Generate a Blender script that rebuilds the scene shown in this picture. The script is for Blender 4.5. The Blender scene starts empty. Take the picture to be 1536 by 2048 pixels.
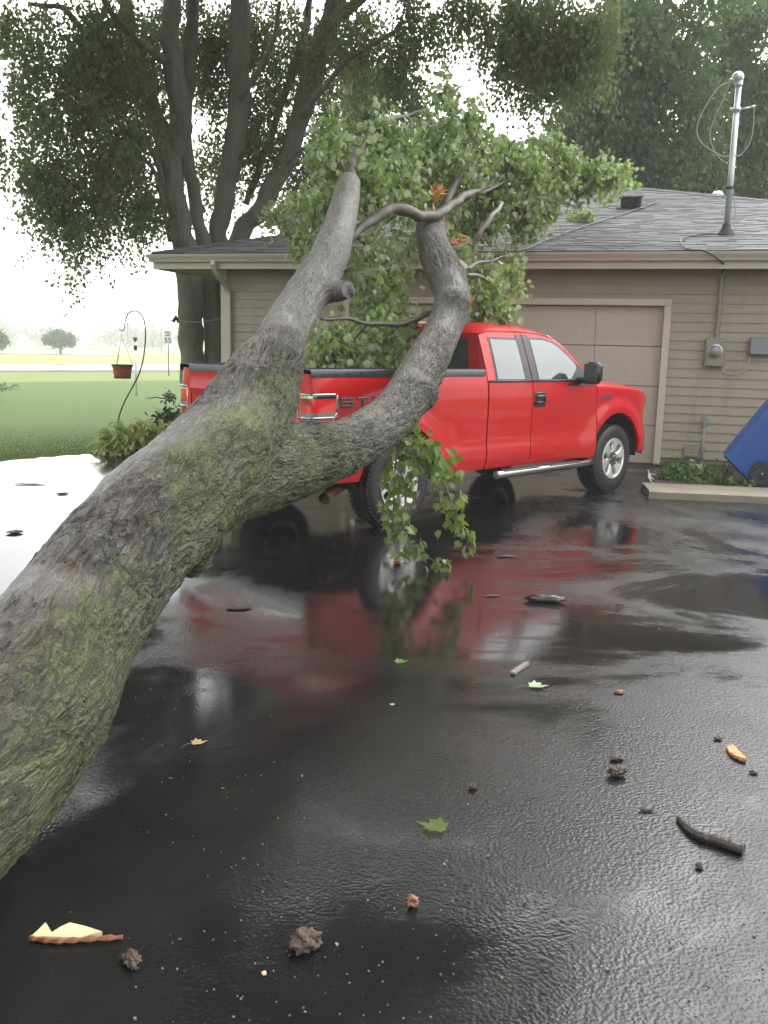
import bpy, bmesh, math, random
import numpy as np
from mathutils import Vector, Matrix
scn = bpy.context.scene
COL = scn.collection
R = math.radians
PI = math.pi
# ------------------------------------------------------------------ camera
CAM_H, PITCH, ROLL, FPX, PW, PH = 1.62, R(10.0), R(1.37), 1849.0, 1536, 2048
_f = np.array([0, math.cos(PITCH), -math.sin(PITCH)])
_u0 = np.array([0, math.sin(PITCH), math.cos(PITCH)])
_r0 = np.array([1.0, 0, 0])
_c, _s = math.cos(ROLL), math.sin(ROLL)
_r = _c * _r0 + _s * _u0
_u = _c * _u0 - _s * _r0
cam_d = bpy.data.cameras.new('camera')
cam = bpy.data.objects.new('camera', cam_d)
COL.objects.link(cam)
M = Matrix.Identity(4)
for i in range(3):
    M[i][0], M[i][1], M[i][2] = _r[i], _u[i], -_f[i]
M[2][3] = CAM_H
cam.matrix_world = M
cam_d.sensor_fit = 'VERTICAL'
cam_d.sensor_height = 24.0
cam_d.lens = 24.0 * FPX / PH
cam_d.clip_start, cam_d.clip_end = 0.05, 6000
scn.camera = cam
# ------------------------------------------------------------------ world, sun, exposure
SUN_EL, SUN_ROT = R(48), R(28)      # the veiled sun stands ahead and to the right
GLOW = 2.6
world = bpy.data.worlds.new('World')
scn.world = world
world.use_nodes = True
nt = world.node_tree
nt.nodes.clear()
wo = nt.nodes.new('ShaderNodeOutputWorld')
bg = nt.nodes.new('ShaderNodeBackground')
sky = nt.nodes.new('ShaderNodeTexSky')
sky.sky_type = 'NISHITA'
sky.sun_disc = False
sky.sun_elevation, sky.sun_rotation = SUN_EL, SUN_ROT
sky.dust_density = 4.0
tc = nt.nodes.new('ShaderNodeTexCoord')
sp = nt.nodes.new('ShaderNodeSeparateXYZ')
nt.links.new(tc.outputs['Generated'], sp.inputs[0])
mr = nt.nodes.new('ShaderNodeMapRange')
mr.inputs['From Min'].default_value, mr.inputs['From Max'].default_value = 0.0, 0.95
mr.inputs['To Min'].default_value, mr.inputs['To Max'].default_value = 20.0, 26.0
nt.links.new(sp.outputs['Z'], mr.inputs['Value'])
# broad soft unevenness of the cloud deck
cn = nt.nodes.new('ShaderNodeTexNoise')
cn.inputs['Scale'].default_value = 2.6
cn.inputs['Detail'].default_value = 3.0
nt.links.new(tc.outputs['Generated'], cn.inputs['Vector'])
cm = nt.nodes.new('ShaderNodeMapRange')
cm.inputs['From Min'].default_value, cm.inputs['From Max'].default_value = 0.3, 0.7
cm.inputs['To Min'].default_value, cm.inputs['To Max'].default_value = 0.75, 1.25
nt.links.new(cn.outputs['Fac'], cm.inputs['Value'])
mu = nt.nodes.new('ShaderNodeMath'); mu.operation = 'MULTIPLY'
nt.links.new(mr.outputs[0], mu.inputs[0]); nt.links.new(cm.outputs[0], mu.inputs[1])
# the cloud is brightest round the veiled sun
gd_ = (math.sin(SUN_ROT) * math.cos(SUN_EL), math.cos(SUN_ROT) * math.cos(SUN_EL), math.sin(SUN_EL))
dt_ = nt.nodes.new('ShaderNodeVectorMath'); dt_.operation = 'DOT_PRODUCT'; dt_.inputs[1].default_value = gd_
nt.links.new(tc.outputs['Generated'], dt_.inputs[0])
def _m(op, a, *v):
    x = nt.nodes.new('ShaderNodeMath'); x.operation = op; nt.links.new(a, x.inputs[0])
    for i, q in enumerate(v): x.inputs[i + 1].default_value = q
    return x.outputs[0]
lob = _m('MULTIPLY_ADD', _m('POWER', _m('MULTIPLY_ADD', dt_.outputs['Value'], 0.5, 0.5), 7.0), GLOW, 0.72)
mu2 = nt.nodes.new('ShaderNodeMath'); mu2.operation = 'MULTIPLY'
nt.links.new(mu.outputs[0], mu2.inputs[0]); nt.links.new(lob, mu2.inputs[1]); mu = mu2
ov = nt.nodes.new('ShaderNodeVectorMath'); ov.operation = 'SCALE'
ov.inputs[0].default_value = (0.985, 1.0, 1.0)
nt.links.new(mu.outputs[0], ov.inputs['Scale'])
mx = nt.nodes.new('ShaderNodeMixRGB')
mx.inputs[0].default_value = 0.88
nt.links.new(sky.outputs[0], mx.inputs[1])
nt.links.new(ov.outputs[0], mx.inputs[2])
nt.links.new(mx.outputs[0], bg.inputs['Color'])
bg.inputs['Strength'].default_value = 0.1
nt.links.new(bg.outputs[0], wo.inputs[0])
sun_d = bpy.data.lights.new('sun', 'SUN')
sun_d.energy, sun_d.angle, sun_d.color = 0.5, R(35), (1.0, 0.97, 0.93)
sun = bpy.data.objects.new('sun', sun_d)
COL.objects.link(sun)
sun_dir = Vector(gd_)
sun.rotation_euler = sun_dir.to_track_quat('Z', 'Y').to_euler()
sun.location = (20, 40, 40)
scn.view_settings.view_transform = 'Standard'
scn.view_settings.look = 'None'
scn.view_settings.gamma = 1.0
scn.view_settings.use_curve_mapping = False
scn.view_settings.exposure = 0.3
cy = scn.cycles
cy.max_bounces, cy.diffuse_bounces, cy.glossy_bounces = 7, 3, 4
cy.transmission_bounces, cy.volume_bounces, cy.transparent_max_bounces = 4, 1, 6
cy.use_denoising = True
cy.caustics_reflective = cy.caustics_refractive = False

# ------------------------------------------------------------------ survey helpers (bearing in the photo + distance -> place in the world)
CAMP = np.array([0, 0, CAM_H])
def ray(px, py): return _f + _r * ((px - PW / 2) / FPX) + _u * ((PH / 2 - py) / FPX)
def gp(px, py, z=0.0):
    d = ray(px, py); return CAMP + d * ((z - CAM_H) / d[2])
def at(px, py, Y):
    d = ray(px, py); return CAMP + d * (Y / d[1])
HA = R(16)
HU = np.array([math.cos(HA), -math.sin(HA), 0.0])
HN = np.array([math.sin(HA), math.cos(HA), 0.0])
HO = gp(1311, 931)
def H3(s, n, z): return HO + HU * s + HN * n + np.array([0, 0, z])
rng = np.random.default_rng(7)
random.seed(7)

# ------------------------------------------------------------------ numpy perlin noise
_perm = np.random.default_rng(3).permutation(256)
_perm = np.concatenate([_perm, _perm, _perm])
_grad = np.random.default_rng(4).normal(size=(256, 3)); _grad /= np.linalg.norm(_grad, axis=1)[:, None]
def perlin(p):
    p = np.asarray(p, float)
    i = np.floor(p).astype(int); f = p - i; i &= 255
    w = f * f * f * (f * (f * 6 - 15) + 10)
    out = 0
    for dx in (0, 1):
        for dy in (0, 1):
            for dz in (0, 1):
                g = _grad[_perm[_perm[_perm[i[:, 0] + dx] + i[:, 1] + dy] + i[:, 2] + dz]]
                d = (g * (f - np.array([dx, dy, dz]))).sum(1)
                ww = (w[:, 0] if dx else 1 - w[:, 0]) * (w[:, 1] if dy else 1 - w[:, 1]) * (w[:, 2] if dz else 1 - w[:, 2])
                out = out + d * ww
    return out * 1.5
def fbm(p, n=3):
    o = 0; a = 1.0
    for k in range(n):
        o = o + a * perlin(np.asarray(p) * 2 ** k + 17.3 * k); a *= 0.5
    return o
def sstep(a, b, x):
    t = np.clip((np.asarray(x, float) - a) / (b - a), 0, 1); return t * t * (3 - 2 * t)

# ------------------------------------------------------------------ objects
def wmat(o):
    m = o.matrix_basis.copy()
    if o.parent: m = wmat(o.parent) @ o.matrix_parent_inverse @ m
    return m
def put(o, parent=None, local=False):
    COL.objects.link(o)
    if parent is not None:
        o.parent = parent
        if not local: o.matrix_parent_inverse = wmat(parent).inverted()
    return o
def tag(o, label=None, cat=None, group=None, kind=None):
    if label: o['label'] = label
    if cat: o['category'] = cat
    if group: o['group'] = group
    if kind: o['kind'] = kind
    return o
def thing(name, loc, label, cat, rz=0.0, group=None):
    o = bpy.data.objects.new(name, None)
    o.empty_display_size = 0.1
    o.location = tuple(loc); o.rotation_euler = (0, 0, rz)
    COL.objects.link(o)
    return tag(o, label, cat, group)
def raw_mesh(name, V, F, mat=None, parent=None, smooth=False, local=False):
    me = bpy.data.meshes.new(name)
    V = np.asarray(V, float)
    if isinstance(F, np.ndarray) and F.ndim == 2:
        n, k = F.shape
        me.vertices.add(len(V)); me.vertices.foreach_set('co', V.ravel())
        me.loops.add(n * k); me.loops.foreach_set('vertex_index', F.ravel().astype(np.int32))
        me.polygons.add(n)
        me.polygons.foreach_set('loop_start', np.arange(0, n * k, k, dtype=np.int32))
        me.polygons.foreach_set('loop_total', np.full(n, k, dtype=np.int32))
        me.update(calc_edges=True)
    else:
        me.from_pydata([tuple(v) for v in V], [], [tuple(int(i) for i in f) for f in F])
        me.update()
    if mat: me.materials.append(mat)
    if smooth: me.polygons.foreach_set('use_smooth', np.ones(len(me.polygons), dtype=bool))
    o = bpy.data.objects.new(name, me)
    return put(o, parent, local)
def vattr(o, name, arr):
    arr = np.asarray(arr, float)
    a = o.data.attributes.new(name, 'FLOAT_VECTOR' if arr.ndim == 2 else 'FLOAT', 'POINT')
    a.data.foreach_set('vector' if arr.ndim == 2 else 'value', arr.ravel())
def sharp(o, deg=35):
    me = o.data
    me.polygons.foreach_set('use_smooth', np.ones(len(me.polygons), dtype=bool))
    bm = bmesh.new(); bm.from_mesh(me)
    bmesh.ops.recalc_face_normals(bm, faces=bm.faces)
    for e in bm.edges:
        if len(e.link_faces) == 2 and e.calc_face_angle(0) > R(deg): e.smooth = False
    bm.to_mesh(me); bm.free()
    return o
class MB:
    def __init__(s): s.V = []; s.F = []; s.A = []
    def add(s, V, F, a=0.0):
        b = len(s.V); s.V += [tuple(v) for v in V]; s.F += [tuple(i + b for i in f) for f in F]; s.A += [a] * len(V)
        return s
    def hexa(s, c, a=0.0):     # 8 corners: bottom 4 then top 4, counter-clockwise
        return s.add(c, [(3, 2, 1, 0), (4, 5, 6, 7), (0, 1, 5, 4), (1, 2, 6, 5), (2, 3, 7, 6), (3, 0, 4, 7)], a)
    def box(s, c, d, rot=None, bev=0.0, a=0.0):
        c = np.array(c, float); h = np.array(d, float) / 2
        m = np.array(rot) if rot is not None else np.eye(3)
        if bev <= 0:
            P = [(-1, -1, -1), (1, -1, -1), (1, 1, -1), (-1, 1, -1), (-1, -1, 1), (1, -1, 1), (1, 1, 1), (-1, 1, 1)]
            return s.hexa([c + m @ (np.array(p) * h) for p in P], a)
        b = min(bev, *(h * 0.95))
        V = []
        for z in (-1, 1):
            for x, y in ((-1, -1), (1, -1), (1, 1), (-1, 1)):
                V.append((x * (h[0] - b), y * (h[1] - b), z * h[2]))
                V.append((x * h[0], y * (h[1] - b), z * (h[2] - b)))
                V.append((x * (h[0] - b), y * h[1], z * (h[2] - b)))
        bmx = bmesh.new()
        for v in V: bmx.verts.new(v)
        r = bmesh.ops.convex_hull(bmx, input=bmx.verts[:])
        bmx.verts.ensure_lookup_table(); bmx.verts.index_update()
        VV = [c + m @ np.array(v.co) for v in bmx.verts]
        FF = [[v.index for v in f.verts] for f in bmx.faces]
        bmx.free()
        return s.add(VV, FF, a)
    def tube(s, P, rad, n=8, cap=True, a=0.0):
        P = np.array(P, float)
        rad = np.broadcast_to(np.array(rad, float), (len(P),))
        T = np.gradient(P, axis=0); T /= np.linalg.norm(T, axis=1)[:, None] + 1e-12
        up = np.array([0, 0, 1.0]) if abs(T[0][2]) < 0.9 else np.array([1.0, 0, 0])
        N = np.cross(T[0], up); N /= np.linalg.norm(N)
        V = []
        for i in range(len(P)):
            N = N - T[i] * (N @ T[i]); N /= np.linalg.norm(N) + 1e-12
            B = np.cross(T[i], N)
            for k in range(n):
                t = 2 * PI * k / n
                V.append(P[i] + rad[i] * (math.cos(t) * N + math.sin(t) * B))
        F = []
        for i in range(len(P) - 1):
            for k in range(n):
                k2 = (k + 1) % n
                F.append((i * n + k, i * n + k2, (i + 1) * n + k2, (i + 1) * n + k))
        if cap:
            F.append(tuple(range(n - 1, -1, -1))); F.append(tuple((len(P) - 1) * n + k for k in range(n)))
        return s.add(V, F, a)
    def lathe(s, prof, n=32, axis='z', o=(0, 0, 0), a=0.0, close=False):
        V = []; F = []
        for (r, h) in prof:
            for k in range(n):
                t = 2 * PI * k / n
                p = (r * math.cos(t), r * math.sin(t), h)
                if axis == 'y': p = (p[0], p[2], p[1])
                if axis == 'x': p = (p[2], p[0], p[1])
                V.append(np.array(p) + np.array(o))
        m = len(prof)
        for i in range(m if close else m - 1):
            for k in range(n):
                k2 = (k + 1) % n; j = (i + 1) % m
                F.append((i * n + k, i * n + k2, j * n + k2, j * n + k))
        return s.add(V, F, a)
    def prism(s, poly, f0, f1, a=0.0):    # poly in 2D, f0/f1 map (u,v) -> 3D for both ends
        n = len(poly)
        V = [f0(*p) for p in poly] + [f1(*p) for p in poly]
        F = [tuple(range(n - 1, -1, -1)), tuple(range(n, 2 * n))] + [(i, (i + 1) % n, n + (i + 1) % n, n + i) for i in range(n)]
        return s.add(V, F, a)
    def grid(s, G, ret=0.0, inward=None, a=0.0):   # G[i][j] points; optional return flange
        G = np.array(G, float); ni, nj = G.shape[:2]
        V = list(G.reshape(-1, 3)); F = []
        for i in range(ni - 1):
            for j in range(nj - 1):
                F.append((i * nj + j, (i + 1) * nj + j, (i + 1) * nj + j + 1, i * nj + j + 1))
        if ret:
            loop = [i * nj for i in range(ni)] + [(ni - 1) * nj + j for j in range(1, nj)] + [i * nj + nj - 1 for i in range(ni - 2, -1, -1)] + [j for j in range(nj - 2, 0, -1)]
            b = len(V); iw = np.array(inward, float) * ret
            for q in loop: V.append(np.array(V[q]) + iw)
            m = len(loop)
            for k in range(m): F.append((loop[k], loop[(k + 1) % m], b + (k + 1) % m, b + k))
        return s.add(V, F, a)
    def build(s, name, mat=None, parent=None, smooth=False, deg=None, local=False, attr=None):
        o = raw_mesh(name, s.V, s.F, mat, parent, smooth, local)
        if attr: vattr(o, attr, np.array(s.A))
        if deg: sharp(o, deg)
        return o
def catmull(P, n=12):
    P = np.array(P, float); Q = np.vstack([2 * P[0] - P[1], P, 2 * P[-1] - P[-2]]); out = []
    for i in range(1, len(Q) - 2):
        for k in range(n):
            t = k / n
            out.append(0.5 * ((2 * Q[i]) + (Q[i + 1] - Q[i - 1]) * t + (2 * Q[i - 1] - 5 * Q[i] + 4 * Q[i + 1] - Q[i + 2]) * t * t + (3 * Q[i] - 3 * Q[i + 1] + Q[i + 2] - Q[i - 1]) * t ** 3))
    out.append(P[-1]); return np.array(out)
def dup(o, **kw):
    c = o.copy(); COL.objects.link(c)
    for k, v in kw.items(): setattr(c, k, v)
    for ch in list(o.children):
        d = dup(ch); d.parent = c
    return c

# ------------------------------------------------------------------ materials
class NB:
    def __init__(s, name):
        s.m = bpy.data.materials.new(name); s.m.use_nodes = True
        s.t = s.m.node_tree; s.t.nodes.clear()
        s.out = s.n('ShaderNodeOutputMaterial'); s.p = s.n('ShaderNodeBsdfPrincipled')
        s.l(s.p.outputs[0], s.out.inputs[0])
        s.tc = s.n('ShaderNodeTexCoord')
    def n(s, t, **kw):
        x = s.t.nodes.new(t)
        for k, v in kw.items(): setattr(x, k, v)
        return x
    def l(s, a, b): s.t.links.new(a, b)
    def setv(s, sock, v):
        if hasattr(v, 'is_output') or hasattr(v, 'links') and not isinstance(v, (int, float, tuple)): s.l(v, sock)
        else: sock.default_value = v if not (isinstance(v, tuple) and len(v) == 3 and sock.type == 'RGBA') else (*v, 1)
    def noise(s, scale, detail=3, rough=0.55, vec=None, out='Fac', stretch=None, dist=0.0):
        x = s.n('ShaderNodeTexNoise'); x.inputs['Scale'].default_value = scale
        x.inputs['Detail'].default_value = detail; x.inputs['Roughness'].default_value = rough; x.inputs['Distortion'].default_value = dist
        v = vec if vec is not None else s.tc.outputs['Object']
        if stretch:
            mp = s.n('ShaderNodeMapping'); mp.inputs['Scale'].default_value = stretch; s.l(v, mp.inputs[0]); v = mp.outputs[0]
        s.l(v, x.inputs['Vector']); return x.outputs[out]
    def voro(s, scale, vec=None, feature='F1', out='Distance', stretch=None, smooth=None, rand=1.0):
        x = s.n('ShaderNodeTexVoronoi'); x.feature = feature; x.inputs['Scale'].default_value = scale
        x.inputs['Randomness'].default_value = rand
        v = vec if vec is not None else s.tc.outputs['Object']
        if stretch:
            mp = s.n('ShaderNodeMapping'); mp.inputs['Scale'].default_value = stretch; s.l(v, mp.inputs[0]); v = mp.outputs[0]
        s.l(v, x.inputs['Vector']); return x.outputs[out]
    def ramp(s, fac, a, b, lo=0.0, hi=1.0, smooth=True):
        x = s.n('ShaderNodeMapRange')
        if smooth: x.interpolation_type = 'SMOOTHSTEP'
        x.inputs['From Min'].default_value, x.inputs['From Max'].default_value = a, b
        x.inputs['To Min'].default_value, x.inputs['To Max'].default_value = lo, hi
        s.setv(x.inputs['Value'], fac); return x.outputs[0]
    def mix(s, fac, a, b, mode='MIX'):
        x = s.n('ShaderNodeMixRGB'); x.blend_type = mode
        s.setv(x.inputs[0], fac); s.setv(x.inputs[1], a); s.setv(x.inputs[2], b); return x.outputs[0]
    def math(s, op, a, b=None, c=None):
        x = s.n('ShaderNodeMath'); x.operation = op
        s.setv(x.inputs[0], a)
        if b is not None: s.setv(x.inputs[1], b)
        if c is not None: s.setv(x.inputs[2], c)
        return x.outputs[0]
    def attr(s, name, out='Fac'):
        x = s.n('ShaderNodeAttribute'); x.attribute_name = name; return x.outputs[out]
    def bump(s, h, strength=0.5, dist=0.01, normal=None):
        x = s.n('ShaderNodeBump'); s.setv(x.inputs['Strength'], strength); x.inputs['Distance'].default_value = dist
        s.l(h, x.inputs['Height'])
        if normal is not None: s.l(normal, x.inputs['Normal'])
        return x.outputs[0]
    def set(s, **kw):
        names = dict(base='Base Color', rough='Roughness', metal='Metallic', spec='Specular IOR Level', coat='Coat Weight', coatr='Coat Roughness', normal='Normal', ior='IOR', coatn='Coat Normal', sheen='Sheen Weight')
        for k, v in kw.items(): s.setv(s.p.inputs[names[k]], v)
        return s
def plain(name, base, rough=0.5, metal=0.0, spec=0.5, var=0.12, vscale=6.0, bump=0.0, bscale=60.0, coat=0.0):
    b = NB(name)
    f = b.noise(vscale, 4)
    lo = tuple(max(0, c * (1 - var)) for c in base); hi = tuple(min(1, c * (1 + var)) for c in base)
    b.set(base=b.mix(f, lo, hi), rough=b.ramp(b.noise(vscale * 2.3, 3), 0.3, 0.7, rough * 0.85, min(1, rough * 1.15)), metal=metal, spec=spec, coat=coat)
    if bump: b.set(normal=b.bump(b.noise(bscale, 3), bump, 0.004))
    return b.m
def leaf_mat(name, top, under, gloss=0.38, var=0.35, trans=0.3, vscale=1.3, spec=0.5):
    b = NB(name)
    geo = b.n('ShaderNodeNewGeometry')
    rnd = b.attr('tint')
    n1 = b.noise(vscale, 2)
    f = b.math('ADD', b.math('MULTIPLY', rnd, 0.65), b.math('MULTIPLY', n1, 0.35))
    lo = tuple(c * (1 - var) for c in top); hi = (top[0] * (1 + 1.4 * var), top[1] * (1 + var), top[2] * (1 + 0.5 * var))
    c1 = b.mix(f, lo, hi)
    c2 = b.mix(f, tuple(c * 0.8 for c in under), tuple(c * 1.2 for c in under))
    col = b.mix(geo.outputs['Backfacing'], c1, c2)
    b.set(base=col, rough=gloss, spec=spec)
    tr = b.n('ShaderNodeBsdfTranslucent'); b.l(b.mix(0.5, col, (top[0] * 1.8, top[1] * 1.7, top[2] * 0.6)), tr.inputs[0])
    ms = b.n('ShaderNodeMixShader'); ms.inputs[0].default_value = trans
    b.l(b.p.outputs[0], ms.inputs[1]); b.l(tr.outputs[0], ms.inputs[2]); b.l(ms.outputs[0], b.out.inputs[0])
    return b.m
MT = {}
# wet asphalt: rough aggregate with mirror-smooth puddles, worn grey film and grit
b = NB('wet_asphalt')
big = b.noise(0.42, 8, 0.66, dist=0.8, stretch=(1.0, 1.25, 1.0))
geo = b.n('ShaderNodeSeparateXYZ'); b.l(b.tc.outputs['Object'], geo.inputs[0])
lx = b.ramp(geo.outputs['X'], -1.0, -3.6, 0, 0.13)
ly = b.math('MULTIPLY', b.ramp(geo.outputs['Y'], 3.2, 5.5, 0, 0.075), b.ramp(geo.outputs['X'], 3.5, 1.5))
pud = b.ramp(b.math('ADD', big, b.math('ADD', lx, ly)), 0.47, 0.61)
med = b.noise(1.6, 5, 0.65)
fine = b.noise(70, 3, 0.6)
agg = b.voro(95, feature='SMOOTH_F1')
grit = b.ramp(b.voro(13, out='Distance'), 0.03, 0.055, 1, 0)
gsel = b.ramp(b.noise(3.1, 2), 0.5, 0.62)
grit = b.math('MULTIPLY', grit, gsel)
c = b.mix(med, (0.004, 0.004, 0.0045), (0.014, 0.0135, 0.0135))
c = b.mix(b.ramp(fine, 0.60, 0.75), c, (0.035, 0.033, 0.031))
c = b.mix(grit, c, (0.12, 0.115, 0.105))
hgt = b.math('ADD', b.math('MULTIPLY', agg, -1.0), b.math('MULTIPLY', fine, 0.8))
hgt = b.math('ADD', hgt, b.math('MULTIPLY', b.noise(30, 3), 0.45))
wet = b.math('SUBTRACT', 1.0, pud)
b.set(base=c, rough=b.math('ADD', b.math('MULTIPLY', wet, b.math('MULTIPLY', b.ramp(med, 0.3, 0.7, 0.09, 0.20), b.ramp(geo.outputs['X'], -0.2, 1.4, 0.8, 2.0))), 0.085), spec=0.5,
      normal=b.bump(hgt, b.math('MULTIPLY', b.math('MULTIPLY', b.math('MULTIPLY_ADD', wet, 0.22, 0.025), b.ramp(geo.outputs['Y'], 3.0, 7.0, 1.0, 0.6)), b.ramp(geo.outputs['X'], 0.0, 1.1, 0.5, 1.0)), 0.009))
MT['asphalt'] = b.m
b = NB('lawn_grass')
f = b.noise(0.35, 4); g = b.noise(9, 4, 0.7)
c = b.mix(f, (0.056, 0.102, 0.008), (0.080, 0.126, 0.010))
c = b.mix(b.ramp(g, 0.35, 0.7), c, (0.050, 0.090, 0.009))
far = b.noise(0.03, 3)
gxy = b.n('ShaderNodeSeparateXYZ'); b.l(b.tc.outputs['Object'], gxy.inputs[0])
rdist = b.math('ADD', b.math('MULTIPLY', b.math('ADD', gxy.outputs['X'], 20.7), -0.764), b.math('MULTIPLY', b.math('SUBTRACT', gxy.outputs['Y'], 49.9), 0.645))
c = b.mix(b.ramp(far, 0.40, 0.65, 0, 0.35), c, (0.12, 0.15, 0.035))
c = b.mix(b.ramp(b.math('ADD', rdist, b.math('MULTIPLY', b.noise(.2, 3), 3)), -9, -5, 0, .75), c, (0.15, 0.19, 0.045))     # coarser, yellower verge by the road, with open light beyond tree shade painted in
c = b.mix(b.ramp(rdist, 10, 14, 0, .7), c, (0.22, 0.25, 0.07))  # yellower far field; brightness of the open ground is put into its colour too
b.set(base=c, rough=0.75, spec=0.2, normal=b.bump(b.noise(35, 4, 0.7), 0.8, 0.05))
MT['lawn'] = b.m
b = NB('wet_road')
b.set(base=b.mix(b.noise(0.7, 4), (0.05, 0.05, 0.05), (0.09, 0.09, 0.088)), rough=b.ramp(b.noise(0.25, 3), 0.3, 0.7, 0.08, 0.2), spec=0.6, normal=b.bump(b.noise(18, 2), 0.08, 0.01))
MT['road'] = b.m
def bark_mat(name, stand=False):
    b = NB(name)
    if stand:
        v = b.tc.outputs['Object']
        ridge = b.noise(9, 5, 0.62, vec=v, stretch=(1, 1, 0.16), dist=0.8)
        c = b.mix(ridge, (0.07, 0.065, 0.056), (0.23, 0.215, 0.19))
        c = b.mix(b.ramp(b.noise(1.1, 4, vec=v, stretch=(1, 1, .5)), 0.48, 0.66, 0, 0.55), c, (0.09, 0.105, 0.06))
        b.set(base=c, rough=0.8, spec=0.3, normal=b.bump(ridge, 0.9, 0.05))
        return b.m
    v = b.attr('bark', 'Vector'); pos = b.tc.outputs['Object']
    fis = b.attr('fissure'); moss = b.attr('moss'); wet = b.attr('smoothness')
    def lines(scale, st, w_, seed):
        mp = b.n('ShaderNodeMapping'); mp.inputs['Location'].default_value = (seed, seed * .7, seed * 1.3); mp.inputs['Scale'].default_value = (1, 1, st); b.l(v, mp.inputs[0])
        n_ = b.noise(scale, 4, 0.55, vec=mp.outputs[0], dist=1.1)
        return b.math('ABSOLUTE', b.math('SUBTRACT', n_, 0.5))
    l1 = lines(11, 0.30, .03, 1.0); l2 = lines(25, 0.36, .03, 4.0); l3 = lines(52, 0.45, .03, 9.0)
    old = b.math('SUBTRACT', 1.0, wet)
    f1 = b.math('MULTIPLY', b.ramp(l1, 0.0, 0.06, 1, 0), old)
    f2 = b.math('MULTIPLY', b.ramp(l2, 0.0, 0.05, 1, 0), b.math('MULTIPLY', b.ramp(b.noise(5, 3, vec=v, stretch=(1, 1, .4)), .38, .55), b.math('MULTIPLY_ADD', wet, -.7, .95)))
    f3 = b.math('MULTIPLY', b.ramp(l3, 0.0, 0.05, 1, 0), b.math('MULTIPLY_ADD', wet, -.45, .6))
    fur = b.math('MAXIMUM', f1, b.math('MAXIMUM', f2, f3))
    fib = b.noise(36, 8, 0.78, vec=v, stretch=(1, 1, 0.24), dist=0.7)
    plate = b.noise(9, 6, 0.7, vec=v, stretch=(1, 1, 0.3), dist=1.0)
    crust = b.noise(85, 5, 0.78, vec=pos)
    c = b.mix(b.ramp(plate, .3, .7), (0.055, 0.047, 0.040), (0.19, 0.172, 0.150))
    c = b.mix(b.ramp(fib, 0.50, 0.70, 0, 0.75), c, (0.30, 0.28, 0.245))
    c = b.mix(b.ramp(fib, 0.48, 0.34, 0, 0.8), c, (0.045, 0.036, 0.03))
    redsel = b.math('MULTIPLY', b.ramp(b.noise(5.0, 4, vec=v, stretch=(1, 1, .22)), 0.50, 0.60), b.ramp(l1, 0.10, 0.03))
    c = b.mix(b.math('MULTIPLY', redsel, b.math('SUBTRACT', 0.85, b.math('MULTIPLY', wet, 0.75))), c, (0.155, 0.078, 0.055))
    gl = b.mix(b.ramp(fib, .3, .7), (0.085, 0.078, 0.075), (0.235, 0.225, 0.215))
    c = b.mix(b.math('MULTIPLY', wet, .85), c, gl)
    ms = b.math('ADD', moss, b.math('MULTIPLY', b.math('SUBTRACT', b.noise(19, 9, 0.85, vec=v, stretch=(1, 1, .5)), 0.5), 2.8))
    mm = b.math('MULTIPLY', b.ramp(ms, 0.50, 0.78), b.ramp(crust, 0.33, 0.52, 0.35, 1.0))
    mc = b.mix(b.ramp(crust, .35, .65), (0.055, 0.078, 0.017), (0.235, 0.275, 0.088))
    mc = b.mix(b.ramp(b.noise(4.2, 3, vec=pos), 0.45, 0.65), mc, (0.19, 0.20, 0.115))
    c = b.mix(b.math('MULTIPLY', mm, 0.9), c, mc)
    c = b.mix(b.math('MULTIPLY', fur, b.math('MULTIPLY_ADD', mm, -.25, 0.88)), c, (0.016, 0.013, 0.011))
    c = b.mix(b.ramp(fis, 0.3, 1.0, 0, 0.6), c, (0.02, 0.016, 0.013))
    h = b.math('ADD', b.math('MULTIPLY', b.ramp(l1, 0.0, 0.13), old), b.math('MULTIPLY', b.ramp(l2, 0.0, 0.10), b.math('MULTIPLY_ADD', wet, -.4, .55)))
    h = b.math('ADD', h, b.math('MULTIPLY', fib, 0.65))
    h = b.math('ADD', h, b.math('MULTIPLY', crust, b.math('MULTIPLY_ADD', mm, .25, b.math('MULTIPLY_ADD', wet, -0.15, 0.25))))
    rg = b.math('ADD', b.math('MULTIPLY', wet, -0.36), 0.56)
    rg = b.math('ADD', rg, b.math('MULTIPLY', mm, 0.25))
    b.set(base=c, rough=rg, spec=0.5, normal=b.bump(h, b.math('MULTIPLY_ADD', wet, -0.5, 1.0), 0.030))
    return b.m
MT['bark'] = bark_mat('fallen_bark')
MT['stand_bark'] = bark_mat('standing_bark', True)
MT['twig'] = plain('twig_bark', (0.085, 0.07, 0.06), 0.5, var=0.4, vscale=25, bump=0.5)
MT['pale_branch'] = plain('pale_branch_bark', (0.24, 0.21, 0.19), 0.35, var=0.35, vscale=30, bump=0.5)
MT['rawwood'] = plain('torn_wood', (0.55, 0.25, 0.09), 0.6, var=0.45, vscale=30, bump=0.8, bscale=120)
MT['palewood'] = plain('pale_torn_wood', (0.70, 0.53, 0.30), 0.6, var=0.3, vscale=40, bump=0.6, bscale=120)
MT['redbark'] = plain('inner_bark', (0.2, 0.075, 0.035), 0.45, var=0.5, vscale=40, bump=0.8)
MT['darkwood'] = plain('wet_dark_wood', (0.03, 0.022, 0.018), 0.32, var=0.5, vscale=40, bump=0.9)
MT['brownbits'] = plain('brown_debris', (0.060, 0.036, 0.023), 0.5, var=0.8, vscale=60, bump=1.0, bscale=150)
MT['leaf_tree'] = leaf_mat('shade_tree_leaf', (0.10, 0.132, 0.06), (0.14, 0.17, 0.10), 0.5, 0.5, 0.5, 0.5, 0.3)
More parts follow.
